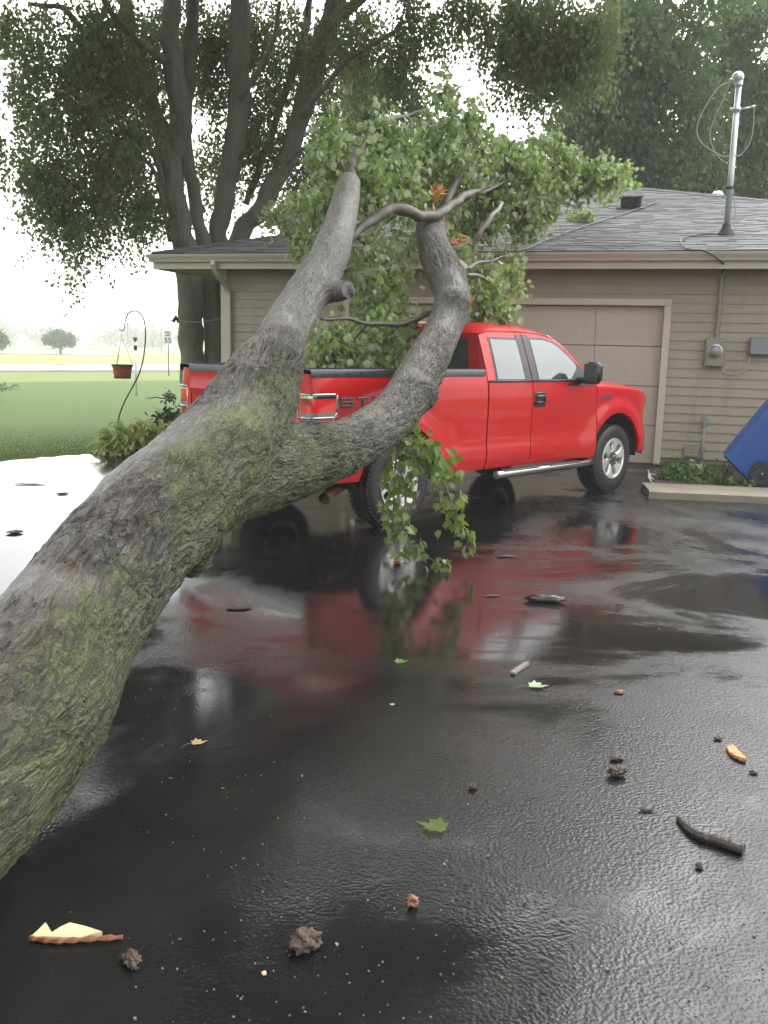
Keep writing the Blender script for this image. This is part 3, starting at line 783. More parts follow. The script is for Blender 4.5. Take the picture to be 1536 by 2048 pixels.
# ------------------------------------------------------------------ the pickup truck (x forward, y left, z up; origin under the tailgate)
TX, TY, TA = -1.375, 8.165, R(45.6)
truck = thing('pickup_truck', (TX, TY, 0), 'red extended-cab pickup truck parked at the garage with a tree limb on it', 'pickup truck', TA)
AX = (1.17, 4.85)
_zt = [0.40, 0.46, 0.50, 0.62, 0.655, 0.672, 0.70, 0.9, 1.08, 1.22, 1.30, 1.36, 1.42]
_yt = [0.925, 0.955, 0.968, 0.985, 0.988, 0.975, 0.968, 0.972, 0.978, 0.974, 0.966, 0.952, 0.935]
def ybody(x, z, flare=True):
    y = float(np.interp(z, _zt, _yt))
    if flare:
        for xa in AX:
            r_ = math.hypot((x - xa) * 0.97, z - .40)
            y += 0.032 * float(sstep(0.74, 0.60, r_)) * (1 if z > .42 else 0)
    if x > 5.25: y -= 0.19 * ((x - 5.25) / .6) ** 2
    return y
RAD = 0.545
def zlo(x, zb=0.455):
    z = zb + (0.03 * float(sstep(2.2, 1.7, x)))
    for xa in AX:
        d = RAD ** 2 - (x - xa) ** 2
        if d > 0: z = max(z, 0.40 + math.sqrt(d))
    return z
def xcols(a, b_, n):
    xs = list(np.linspace(a, b_, n))
    for xa in AX:
        for k in range(0, 25):
            x = xa - RAD * math.cos(PI * k / 24)
            if a + .004 < x < b_ - .004: xs.append(x)
    return sorted(set(round(x, 4) for x in xs))
def zrows(lo, hi):
    z = [lo + (hi - lo) * k / 13 for k in range(14)]
    for s_ in (0.655, 0.672):
        if lo + .02 < s_ < hi - .02:
            i = min(range(1, 13), key=lambda i: abs(z[i] - s_)); z[i] = s_
    return sorted(z)
def side_panel(name, sg, xa, xb, zhi, n=14, top_curl=None, mat='red', rear=False, zb=0.455):
    mb = MB(); G = []
    xs = xcols(xa, xb, n)
    if rear:
        zt = 1.405
        for (x, dy) in ((0.105, .175), (0.10, .10), (0.11, .055), (0.13, .022), (0.165, .004)):
            lo = zb + .03
            G.append([(x + (0.0 if z > .6 else .0), sg * (ybody(.3, z) - dy), z) for z in zrows(lo, zt)])
        xs = [x for x in xs if x > .19]
    for x in xs:
        zt = zhi(x)
        row = [(x, sg * ybody(x, z), z) for z in zrows(zlo(x, zb), zt)]
        if top_curl:
            y = ybody(x, zt); row += [(x, sg * (y - .012), zt + .018), (x, sg * (y - .04), zt + .03), (x, sg * (y - .085), zt + .038)]
        G.append(row)
    if sg > 0: G = G[::-1]
    mb.grid(G, ret=0.035, inward=(0, -sg, 0))
    return mb.build(name, MT[mat], truck, deg=38, local=True)
GAP, SEAM, CUT = 2.41, 3.155, 4.39
def ztop_f(x): return float(np.interp(x, [4.3, 4.8, 5.2, 5.5, 5.7, 5.85], [1.262, 1.235, 1.205, 1.165, 1.11, 1.03]))
# greenhouse side surface
def yg(z): t = (z - 1.33) / 0.52; return 0.952 - 0.165 * t - 0.035 * t * t
ZR = [(2.44, 1.79), (2.6, 1.825), (3.0, 1.838), (3.3, 1.832), (3.55, 1.808), (3.72, 1.775)]
def zroof(x): return float(np.interp(x, [p[0] for p in ZR], [p[1] for p in ZR]))
def xap(z): return float(np.interp(z, [1.24, 1.33, 1.5, 1.65, 1.775, 1.85], [4.39, 4.33, 4.13, 3.93, 3.71, 3.5]))   # door front edge up the A-pillar
def gpt(x, z, sg, off=0.0): return (x, sg * (yg(z) + off), z)
def green_grid(mb, sg, xl, xr, z0, z1, off=0.0, nx=8, nz=8, ret=0.0, lim=None):
    G = []
    for i in range(nx + 1):
        col = []
        for j in range(nz + 1):
            u, v = i / nx, j / nz
            za, zb_ = z0, z1
            z = za + (zb_ - za) * v
            x = xl(z) + (xr(z) - xl(z)) * u
            z = min(z, (lim(x) if lim else 9))
            col.append(gpt(x, z, sg, off))
        G.append(col)
    if sg > 0: G = G[::-1]
    mb.grid(G, ret=ret, inward=(0, -sg, 0))
    return mb
for sg in (-1, 1):
    bs = side_panel('bed_side', sg, 0.10, GAP - .012, lambda x: 1.405, 18, rear=True)
    # lettering on the bed side, wide square capitals
    mb = MB()
    def bar(x0, z0, x1, z1):
        for z_ in (0,):
            y = ybody((x0 + x1) / 2, (z0 + z1) / 2, False) + .004
            mb.box(((x0 + x1) / 2, sg * y, (z0 + z1) / 2), (abs(x1 - x0), .012, abs(z1 - z0)), bev=.002)
    lx, lz, w_, h_, k_ = (0.415, 1.130, 0.145, 0.076, 0.016)
    D = 1 if sg < 0 else -1
    def L_(x): return lx + x if sg < 0 else lx + 0.62 - x
    def sbar(x0, z0, x1, z1): bar(L_(x0), lz + z0, L_(x1), lz + z1)
    sbar(0, h_ - k_, w_, h_); sbar(0, h_ / 2 - k_ / 2, w_, h_ / 2 + k_ / 2); sbar(0, 0, w_, k_); sbar(0, h_ / 2 + k_ / 2, k_ * 1.3, h_ - k_); sbar(w_ - k_ * 1.3, k_, w_, h_ / 2 - k_ / 2)
    o_ = 0.19; sbar(o_, h_ - k_, o_ + w_, h_); sbar(o_ + w_ / 2 - k_ * .65, 0, o_ + w_ / 2 + k_ * .65, h_ - k_)
    o_ = 0.38
    for sgn in (1, -1):
        xm = L_(o_ + w_ / 2); y = ybody(xm, lz + h_ / 2, False) + .004
        a_ = math.atan2(h_, w_) * sgn
        Rm = np.array([[math.cos(a_), 0, -math.sin(a_)], [0, 1, 0], [math.sin(a_), 0, math.cos(a_)]])
        mb.box((xm, sg * y, lz + h_ / 2), (math.hypot(w_, h_) * .97, .012, k_), Rm)
    mb.build('lettering', MT['rail'], bs, local=True)
    # rail cap
    mb = MB(); G = []
    for x in np.linspace(0.11, GAP - .03, 60):
        y = 0.938
        G.append([(x, sg * (y + .012), 1.385), (x, sg * (y + .014), 1.425), (x, sg * (y + .002), 1.442), (x, sg * (y - .05), 1.447), (x, sg * (y - .12), 1.445), (x, sg * (y - .15), 1.435), (x, sg * (y - .15), 1.36)])
    if sg > 0: G = G[::-1]
    mb.grid(G, ret=0.01, inward=(0, 0, -1))
    for k in range(70):
        mb.box((0.14 + k * .032, sg * 0.878, 1.449), (.016, .075, .008))
    mb.build('rail_cap', MT['rail'], bs, deg=40, local=True)
    # tail lamp wrapped round the rear corner
    lampb = [((0.10), .172), (0.094, .10), (0.104, .05), (0.125, .016), (0.165, .002)]
    cols = [(x, dy, None) for x, dy in lampb] + [(x, -.001, x) for x in np.linspace(.19, .375, 7)]
    def lz0(x): return 0.82 if x < .17 else (0.82 + (x - .17) / .08 * .10 if x < .25 else 0.92 + (x - .25) / .125 * .17)
    z1_ = 1.235
    def lampgrid(z_of0, z_of1, off):
        G = []
        for x, dy, xx in cols:
            za, zb_ = z_of0(x), z_of1(x)
            G.append([((x - off if xx is None else x), sg * (ybody(.3, z, False) - dy + off), z) for z in np.linspace(za, zb_, 9)])
        return G
    mb = MB(); G = lampgrid(lz0, lambda x: z1_, 0.004)
    if sg > 0: G = G[::-1]
    mb.grid(G, ret=.03, inward=(0.3, -sg, 0)); tl = mb.build('tail_light', MT['lamp_red'], truck, deg=40, local=True)
    mb = MB()
    def lp(i, z, off=.004):
        x, dy, xx = cols[i]; return ((x - off if xx is None else x), sg * (ybody(.3, z, False) - dy + off), z)
    nC = len(cols)
    top = [lp(i, z1_) for i in range(nC)]; bot = [lp(i, lz0(cols[i][0])) for i in range(nC)]
    fr_ = [lp(nC - 1, z) for z in np.linspace(z1_, lz0(.375), 5)]; re_ = [lp(0, z) for z in np.linspace(z1_, lz0(.03), 5)]
    for P, q_ in ((top, .0125), (bot, .010), (fr_, .011), (re_, .009)): mb.tube(P, q_, 7)
    mb.tube([lp(i, 1.045) for i in range(nC - 0)], 0.011, 7)
    mb.build('lamp_frame', MT['lamp_chrome'], tl, smooth=True, local=True)
    mb = MB()
    G = lampgrid(lambda x: max(1.050, lz0(x)), lambda x: max(1.088, lz0(x) + .001), .007)
    if sg > 0: G = G[::-1]
    mb.grid(G); mb.build('reflector', MT['lens'], tl, local=True)
    mb = MB(); G = lampgrid(lambda x: 1.205, lambda x: 1.232, .007)
    if sg > 0: G = G[::-1]
    mb.grid(G); mb.build('bezel_strip', MT['chrome'], tl, local=True)
    # doors
    zbelt = 1.325
    rd_ = MB()
    xs = np.linspace(GAP + .012, SEAM - .006, 9)
    for (name, xl, xr, mir) in (('rear_door', GAP + .012, SEAM - .006, 0), ('front_door', SEAM + .006, CUT - .006, 1)):
        mb = MB()
        G = [[(x, sg * ybody(x, z), z) for z in zrows(0.455, zbelt)] for x in np.linspace(xl, xr, 12)]
        if sg > 0: G = G[::-1]
        mb.grid(G, ret=.035, inward=(0, -sg, 0))
        if mir:
            green_grid(mb, sg, lambda z: xl, lambda z: xap(z) - .006, zbelt, 1.815, nx=9, nz=9, ret=.03, lim=lambda x: zroof(min(x, 3.72)) - .012)
        else:
            green_grid(mb, sg, lambda z: xl + .05 * (z - zbelt), lambda z: xr, zbelt, 1.815, nx=7, nz=9, ret=.03, lim=lambda x: zroof(x) - .012)
        dr = mb.build(name, MT['red'], truck, deg=38, local=True)
        # dark pillar cover and window
        mb = MB()
        if mir:
            green_grid(mb, sg, lambda z: xl + .002, lambda z: xl + .10, zbelt + .002, 1.80, off=.005, nx=2)
            green_grid(mb, sg, lambda z: xl + .05, lambda z: min(xap(z), 4.30) - .05, zbelt + .004, 1.775, off=.003, nx=9, nz=9, lim=lambda x: zroof(min(x, 3.72)) - .035)
            # triangular sail that carries the mirror, dipping below the belt
            green_grid(mb, sg, lambda z: max(3.78 + (z - 1.27) * 1.35, 3.78), lambda z: xap(z) - .03, 1.275, 1.50, off=.008, nx=6, nz=6)
        else:
            green_grid(mb, sg, lambda z: xr - .10, lambda z: xr - .002, zbelt + .002, 1.80, off=.005, nx=2)
            green_grid(mb, sg, lambda z: xl + .13 + .05 * (z - zbelt), lambda z: xr - .09, zbelt + .006, 1.765, off=.003)
        mb.box(((xl + min(xr, 4.0)) / 2, sg * (yg(zbelt) + .006), zbelt + .002), (min(xr, 4.0) - xl - .02, .02, .022), bev=.004)
        mb.build('pillar_trim', MT['black_plastic'], dr, deg=40, local=True)
        mb = MB()
        if mir: green_grid(mb, sg, lambda z: xl + .12, lambda z: min(xap(z) - .10, 4.03), zbelt + .018, 1.752, off=.007, nx=10, nz=10, lim=lambda x: zroof(min(x, 3.72)) - .06)
        else: green_grid(mb, sg, lambda z: xl + .155 + .06 * (z - zbelt), lambda z: xr - .115, zbelt + .022, 1.742, off=.007)
        mb.build('window', MT['glass'], dr, smooth=True, local=True)
        if mir:
            hx, hz = xl + .115, 1.135; hy = ybody(hx, hz)
            mb = MB(); mb.box((hx, sg * (hy + .002), hz), (.19, .02, .155), bev=.018); mb.box((hx, sg * (hy + .022), hz + .025), (.17, .028, .045), bev=.012); mb.box((hx, sg * (hy + .022), hz - .035), (.17, .028, .035), bev=.012); mb.box((hx + .07, sg * (hy + .02), hz - .005), (.03, .02, .10), bev=.005)
            mb.build('door_handle', MT['black_plastic'], dr, deg=40, local=True)
            mb = MB()
            mb.box((4.00, sg * 1.16, 1.415), (.13, .20, .235), bev=.045)
            mb.box((4.03, sg * 1.02, 1.33), (.10, .20, .07), bev=.02)
            mr_ = mb.build('mirror', MT['black_plastic'], dr, deg=40, local=True)
            mb = MB(); mb.box((3.936, sg * 1.16, 1.415), (.008, .165, .195), bev=.003); mb.build('mirror_glass', MT['glass'], mr_, local=True)
    fd = side_panel('front_fender', sg, CUT + .008, 5.80, ztop_f, 12, top_curl=True)
    # chrome badge letters on the fender
    crv = bpy.data.curves.new('badge_text', 'FONT'); crv.body = 'F-150'; crv.size = .082; crv.extrude = .004; crv.align_x = 'LEFT'
    tmp = bpy.data.objects.new('badge_tmp', crv); COL.objects.link(tmp)
    me = bpy.data.meshes.new_from_object(tmp.evaluated_get(bpy.context.evaluated_depsgraph_get())); bpy.data.objects.remove(tmp)
    bd = bpy.data.objects.new('badge', me); me.materials.append(MT['chrome']); COL.objects.link(bd); bd.parent = fd
    yb_ = ybody(4.60, 1.115) + .008
    bd.matrix_basis = (Matrix.Translation((4.475, -yb_, 1.10)) @ Matrix.Rotation(PI / 2, 4, 'X') @ Matrix.Diagonal((1.15, 1, 1, 1))) if sg < 0 else (Matrix.Translation((4.475 + .29, yb_, 1.10)) @ Matrix.Rotation(PI, 4, 'Z') @ Matrix.Rotation(PI / 2, 4, 'X') @ Matrix.Diagonal((1.15, 1, 1, 1)))
    # head lamp wrapping the corner
    mb = MB(); G = []
    for x, dy in ((5.60, -.004), (5.68, -.002), (5.76, .0), (5.82, .03), (5.86, .10), (5.885, .22), (5.89, .32)):
        G.append([(x - (z - .80) * .10, sg * (ybody(min(x, 5.8), z, False) - dy + .006), z) for z in np.linspace(.80, 1.03, 6)])
    if sg > 0: G = G[::-1]
    mb.grid(G, ret=.03, inward=(-.5, -sg * .5, 0)); hl = mb.build('headlight', MT['amber'], truck, deg=40, local=True)
    mb = MB(); mb.tube([(5.60, sg * (ybody(5.6, 1.03, False) + .006), 1.035), (5.74, sg * (ybody(5.76, 1.03, False) + .01), 1.038), (5.83, sg * .66, 1.04)], .008, 6); mb.build('lamp_bezel', MT['black_plastic'], hl, local=True)
    # wheel arch liner
    for xa in AX:
        mb = MB(); G = []
        for k in range(21):
            t = PI * (k / 20) ; G.append([(xa - (RAD + .004) * math.cos(t), sg * y, .40 + (RAD + .004) * math.sin(t)) for y in (.945, .80, .62)])
        mb.grid(G if sg < 0 else G[::-1])
        G2 = [[(xa - r_ * math.cos(PI * k / 20), sg * .62, .40 + r_ * math.sin(PI * k / 20)) for r_ in (0.05, RAD)] for k in range(21)]
        mb.grid(G2); mb.build('arch_liner', MT['under'], truck, local=True)
    # running board tube
    mb = MB()
    mb.tube(catmull([(2.50, sg * 1.04, .395), (2.62, sg * 1.045, .40), (3.4, sg * 1.045, .40), (4.05, sg * 1.045, .40), (4.20, sg * 1.04, .405), (4.27, sg * 1.01, .42), (4.30, sg * .95, .44)], 6), 0.040, 16)
    sb = mb.build('running_board', MT['step_chrome'], truck, deg=50, local=True)
    for xx in (2.9, 3.70):
        mb = MB(); mb.box((xx, sg * 1.045, .437), (.60, .07, .012), bev=.005); mb.build('step_pad', MT['black_plastic'], sb, local=True)
    for xx in (2.75, 4.0):
        mb = MB(); mb.tube([(xx, sg * 1.03, .40), (xx, sg * .75, .47)], .02, 6); mb.build('step_bracket', MT['under'], sb, local=True)
# tailgate
mb = MB(); G = []
tz = [(.66, .035), (.70, .028), (.80, .030), (.90, .030), (.925, .042), (1.16, .042), (1.19, .036), (1.22, .022), (1.25, .030), (1.32, .036), (1.385, .030), (1.405, .042)]
for y in np.linspace(.765, -.765, 12): G.append([(x + .07, y, z) for z, x in tz])
mb.grid(G, ret=.06, inward=(1, 0, 0)); tg = mb.build('tailgate', MT['red'], truck, deg=30, local=True)
mb = MB(); G = [[(.095, y, 1.385), (.092, y, 1.425), (.104, y, 1.442), (.16, y, 1.447), (.20, y, 1.43), (.20, y, 1.37)] for y in np.linspace(.775, -.775, 20)]
mb.grid(G, ret=.01, inward=(0, 0, -1))
for k in range(46): mb.box((.145, -.74 + k * .033, 1.45), (.06, .016, .006))
mb.build('tailgate_cap', MT['rail'], tg, deg=40, local=True)
mb = MB(); mb.box((.098, 0, 1.28), (.03, .26, .10), bev=.012); mb.box((.082, 0, 1.285), (.02, .19, .05), bev=.01); mb.build('tailgate_handle', MT['black_plastic'], tg, deg=40, local=True)
mb = MB(); G = [[(.055, y, .62), (.14, y, .62)] for y in (.77, -.77)]
# bed inside
mb = MB()
mb.box((1.27, 0, .80), (2.3, 1.56, .05)); mb.box((2.405, 0, 1.10), (.03, 1.62, .60))
for sg in (-1, 1):
    mb.box((1.26, sg * .795, 1.10), (2.3, .03, .60)); mb.box((1.17, sg * .68, .92), (.95, .22, .22), bev=.05)
for k in range(12): mb.box((1.27, -.62 + k * .113, .832), (2.2, .05, .015))
mb.build('bed_liner', MT['under'], truck, local=True)
# rear bumper, hitch, exhaust
mb = MB(); G = []
for t in np.linspace(-1, 1, 15):
    y = t * .95; x = -.04 + .10 * abs(t) ** 5
    G.append([(x + .10, y, .50), (x + .02, y, .50), (x, y, .53), (x - .005, y, .62), (x, y, .70), (x + .02, y, .72), (x + .12, y, .72)])
mb.grid(G[::-1]); bp = mb.build('rear_bumper', MT['chrome'], truck, deg=40, local=True)
mb = MB(); mb.box((.0, 0, .725), (.14, 1.3, .012)); mb.build('step_pad', MT['black_plastic'], bp, local=True)
mb = MB(); mb.box((0.0, 0, .43), (.25, .07, .07)); mb.box((.12, 0, .45), (.08, .9, .06)); mb.build('tow_hitch', MT['under'], truck, local=True)
mb = MB(); mb.tube(catmull([(2.0, -.55, .5), (1.6, -.6, .5), (1.0, -.62, .45), (.62, -.72, .38), (.45, -.80, .355)], 5), .042, 12); mb.tube([(.45, -.80, .355), (.34, -.87, .345)], .05, 14, cap=False); mb.build('exhaust_pipe', MT['rust'], truck, smooth=True, local=True)
mb = MB(); mb.lathe([(.0, 0), (.045, 0)], 14, 'x', (.35, -.865, .346)); mb.build('exhaust_tip', MT['under'], truck, local=True)
# underbody, frame rails, axles
mb = MB()
mb.box((2.9, .43, .55), (5.3, .09, .14)); mb.box((2.9, -.43, .55), (5.3, .09, .14)); mb.box((3.45, 0, .60), (2.0, 1.82, .28)); mb.box((3.45, 0, .97), (2.0, 1.86, .66)); mb.box((1.2, 0, .70), (2.2, 1.3, .10)); mb.box((5.0, 0, .72), (1.5, 1.2, .45)); mb.box((3.0, .3, .5), (1.2, .4, .22))
mb.build('chassis', MT['under'], truck, local=True)
for xa in AX:
    mb = MB()
    mb.tube([(xa, -.75, .40), (xa, .75, .40)], .045, 10)
    bmx = bmesh.new(); bmesh.ops.create_uvsphere(bmx, u_segments=14, v_segments=10, radius=.16)
    mb.add([np.array(v.co) + [xa, .1, .40] for v in bmx.verts], [[v.index for v in f.verts] for f in bmx.faces]); bmx.free()
    mb.build('axle', MT['under'], truck, smooth=True, local=True)
for sg in (-1, 1):
    mb = MB(); mb.box((1.17, sg * .50, .37), (1.3, .07, .05)); mb.build('leaf_spring', MT['under'], truck, local=True)
    mb = MB(); mb.tube([(1.0, sg * .60, .42), (1.15, sg * .55, .85)], .035, 8); mb.build('shock_absorber', MT['under'], truck, local=True)
# cab shell: roof, pillars, rear wall
mb = MB(); G = []
for x in [2.47, 2.50, 2.56, 2.65, 2.8, 3.0, 3.2, 3.4, 3.55, 3.64, 3.70, 3.74]:
    ze = zroof(x); ye = yg(ze) + .002
    zc = float(np.interp(x, [2.47, 2.52, 2.62, 2.85, 3.3, 3.55, 3.74], [1.80, 1.86, 1.915, 1.935, 1.93, 1.90, 1.83]))
    row = []
    for t in np.linspace(-1, 1, 23):
        s_ = math.copysign(abs(t) ** .75, t)
        y = s_ * ye; row.append((x, y, ze + (zc - ze) * (1 - abs(s_) ** 3.2) ** .75 + (0.006 * math.cos(s_ * 18) if abs(s_) < .8 and 2.6 < x < 3.6 else 0)))
    G.append(row)
mb.grid(G[::-1], ret=.03, inward=(0, 0, -1))
for sg in (-1, 1):
    # C pillar wrap round to the rear wall
    cols = [(GAP + .072, 0.0), (2.47, .002), (2.452, .015), (2.44, .045), (2.436, .09), (2.433, .20)]
    G = []
    for i, (x, dy) in enumerate(cols):
        col = []
        for z in list(np.linspace(.95, 1.30, 5)) + list(np.linspace(1.335, 1.79, 9)):
            yy = (ybody(2.6, z, False) - .012 if z < 1.33 else yg(z)) - dy
            xx = x + (.05 * (z - 1.325) if z > 1.325 else 0) + (.02 if x > 2.48 and z > 1.3 else 0)
            col.append((min(xx, GAP + .085) if i == 0 else xx, sg * yy, z))
        G.append(col)
    mb.grid(G if sg > 0 else G[::-1])
    # A pillar
    G = []
    for z in np.linspace(1.262, 1.80, 9):
        xo = xap(z); yo = yg(max(z, 1.26))
        G.append([(xo + .004, sg * (yo + .001), z), (xo + .03, sg * (yo - .006), z + .006), (xo + .055, sg * (yo - .03), z + .012), (xo + .06, sg * (yo - .07), z + .015)])
    mb.grid(G if sg > 0 else G[::-1], ret=.02, inward=(-.4, -sg, 0))
G = [[(2.433 + (.05 * (z - 1.325) if z > 1.325 else 0), y, z) for z in np.linspace(.95, 1.80, 8)] for y in np.linspace(-.76, .76, 8)]
mb.grid(G[::-1])
cab = mb.build('cab', MT['red'], truck, deg=35, local=True)
mb = MB(); G = [[(2.427 + .05 * (z - 1.325), y * (1 - .08 * (z - 1.35) / .4), z) for z in np.linspace(1.36, 1.745, 6)] for y in np.linspace(-.70, .70, 9)]
mb.grid(G[::-1], ret=.008, inward=(1, 0, 0)); mb.build('rear_window', MT['glass'], cab, local=True)
mb = MB(); mb.box((2.44, 0, 1.84), (.03, .26, .035), bev=.01); mb.build('brake_light', MT['lamp_red'], cab, local=True)
mb = MB(); G = []
for i in range(9):
    z = 1.255 + (1.80 - 1.255) * i / 8
    yo = yg(z) - .075; G.append([(xap(z) + .062 + .14 * (1 - (y / yo) ** 2) * (1 - .5 * i / 8), y, z + .016 + .02 * (1 - (y / yo) ** 2)) for y in np.linspace(-yo, yo, 13)])
mb.grid(G, ret=.01, inward=(-1, 0, 0)); mb.build('windshield', MT['glass'], cab, smooth=True, local=True)
# hood
mb = MB(); G = []
for x in np.linspace(4.36, 5.80, 14):
    ye = ybody(x, ztop_f(x)) - .09; ze = ztop_f(x) + .040
    rise = .075 * float(np.interp(x, [4.3, 5.5, 5.8], [1, 1, .55]))
    G.append([(x + (.06 if i in () else 0), t * ye, ze + rise * (1 - abs(t) ** 3) + .022 * float(sstep(.50, .40, abs(t)))) for i, t in enumerate(np.linspace(-1, 1, 21))])
mb.grid(G[::-1], ret=.03, inward=(0, 0, -1)); hd = mb.build('hood', MT['red'], truck, deg=40, local=True)
mb = MB(); mb.lathe([(.028, 0), (.022, .03), (.01, .045), (.0, .046)], 10, o=(4.52, -.84, 1.295)); mb.tube([(4.52, -.84, 1.33), (4.49, -.845, 1.72), (4.46, -.85, 2.12)], .0028, 5); mb.build('antenna', MT['black_plastic'], hd, local=True)
# front end
mb = MB(); G = []
for t in np.linspace(-1, 1, 21):
    y = t * .90; x = 5.90 - .08 * abs(t) ** 2 - .14 * abs(t) ** 8
    G.append([(x - .05, y, .40), (x - .01, y, .44), (x, y, .60), (x - .02, y, .72), (x - .06, y, .755)])
for sg in (-1, 1):
    G = ([[(x, sg * (ybody(min(x, 5.75), .6, False) - .004), z) for z in (.44, .50, .60, .70, .755)] for x in (5.43, 5.60)] if sg < 0 else []) + G + ([[(x, sg * (ybody(min(x, 5.75), .6, False) - .004), z) for z in (.44, .50, .60, .70, .755)] for x in (5.60, 5.43)] if sg > 0 else [])
mb.grid(G, ret=.02, inward=(-.5, 0, .2)); mb.build('front_bumper', MT['red'], truck, deg=40, local=True)
mb = MB(); mb.box((5.78, 0, .88), (.12, 1.15, .26)); mb.build('grille', MT['black_plastic'], truck, local=True)
gr = truck.children[-1]
for z in (.755, .80, .88, .96, 1.02):
    mb = MB(); mb.box((5.85, 0, z), (.03, 1.1, .035), bev=.008); mb.build('grille_bar', MT['chrome'], gr, deg=40, local=True)
mb = MB(); mb.box((5.6, 0, .62), (.3, 1.5, .5)); mb.box((5.5, 0, .9), (.4, 1.5, .3)); mb.build('front_core', MT['under'], truck, local=True)

# wheels: built once (outer face towards -y), then copied
wheel = bpy.data.objects.new('wheel', None); COL.objects.link(wheel); wheel.parent = truck
TR = 0.405
mb = MB()
tp = [(.232, .115), (.245, .128), (.275, .137), (.32, .140), (.355, .136), (.380, .124), (.395, .105), (TR, .085)]
prof = [(r_, -w_) for r_, w_ in tp]
for k in range(-5, 6):
    y = k * .0145
    if k % 3 == 0 and abs(k) < 5: prof += [(TR, y - .005), (TR - .011, y - .003), (TR - .011, y + .003), (TR, y + .005)]
prof += [(r_, w_) for r_, w_ in tp[::-1]]
mb.lathe(prof, 72, 'y')
for k in range(56):
    t = 2 * PI * k / 56
    for s_ in (-1, 1):
        ct, st_ = math.cos(t), math.sin(t)
        Rm = np.array([[ct, 0, -st_], [0, 1, 0], [st_, 0, ct]])
        mb.box((ct * (.395), s_ * .104, st_ * .395), (.022, .034, .024), Rm, bev=.004)
    if k % 2 == 0: mb.box((math.cos(t + .05) * .404, .03 * (1 if k % 4 else -1), math.sin(t + .05) * .404), (.008, .05, .022), np.array([[math.cos(t + .05), 0, -math.sin(t + .05)], [0, 1, 0], [math.sin(t + .05), 0, math.cos(t + .05)]]))
mb.build('tyre', MT['tyre'], wheel, deg=30, local=True)
mb = MB()
mb.lathe([(.242, -.128), (.240, -.138), (.228, -.140), (.216, -.130), (.210, -.105), (.205, -.06), (.205, .12), (.24, .125), (.242, .10)], 60, 'y')
# six broad spokes that flare towards the rim
for k in range(6):
    t0 = PI / 2 + k * PI / 3
    def F0(u, v, d, t0=t0):
        ct, st_ = math.cos(t0), math.sin(t0); return (u * ct - v * st_, d, u * st_ + v * ct)
    for sgn in (1,):
        nn = 8; G = []
        us = [.045, .075, .10, .125, .15, .175, .198, .217]; ws = [.032, .038, .039, .040, .045, .057, .075, .096]; ds = [-.118, -.122, -.126, -.129, -.131, -.133, -.134, -.134]
        for u_, w_, d_ in zip(us, ws, ds):
            G.append([F0(u_, -w_, d_ + .045), F0(u_, -w_, d_ + .010), F0(u_, -w_ + .007, d_), F0(u_, -w_ * .35, d_ - .003), F0(u_, w_ * .35, d_ - .003), F0(u_, w_ - .007, d_), F0(u_, w_, d_ + .010), F0(u_, w_, d_ + .045)])
        mb.grid(G)
mb.build('rim', MT['rim'], wheel, deg=35, local=True)
rim = wheel.children[-1]
mb = MB()
mb.lathe([(0, -.055), (.207, -.055), (.207, .05), (0, .05)], 40, 'y')
mb.build('brake_disc', MT['rim_dark'], rim, deg=30, local=True)
mb = MB()
mb.lathe([(0, -.150), (.034, -.148), (.040, -.138), (.042, -.115)], 24, 'y')
for k in range(6):
    t0 = PI / 2 + k * PI / 3
    ct, st_ = math.cos(t0), math.sin(t0); Rm = np.array([[ct, 0, -st_], [0, 1, 0], [st_, 0, ct]])
    mb.box((ct * .063, -.131, st_ * .063), (.062, .016, .026), Rm, bev=.006)
    t1 = t0 + PI / 6
    mb.tube([(math.cos(t1) * .068, -.11, math.sin(t1) * .068), (math.cos(t1) * .068, -.142, math.sin(t1) * .068)], .0115, 6)
mb.build('hub_cap', MT['hub_grey'], rim, deg=35, local=True)
wheel.location = (AX[1], -.835, TR - .004)
first = True
for xa in AX:
    for sg in (-1, 1):
        w_ = wheel if first else dup(wheel)
        first = False
        w_.parent = truck; w_.location = (xa, sg * .835, TR - .004)
        w_.rotation_euler = (0, R(13 if sg < 0 else 40) * (1 if xa > 2 else 2.4), PI if sg > 0 else 0)

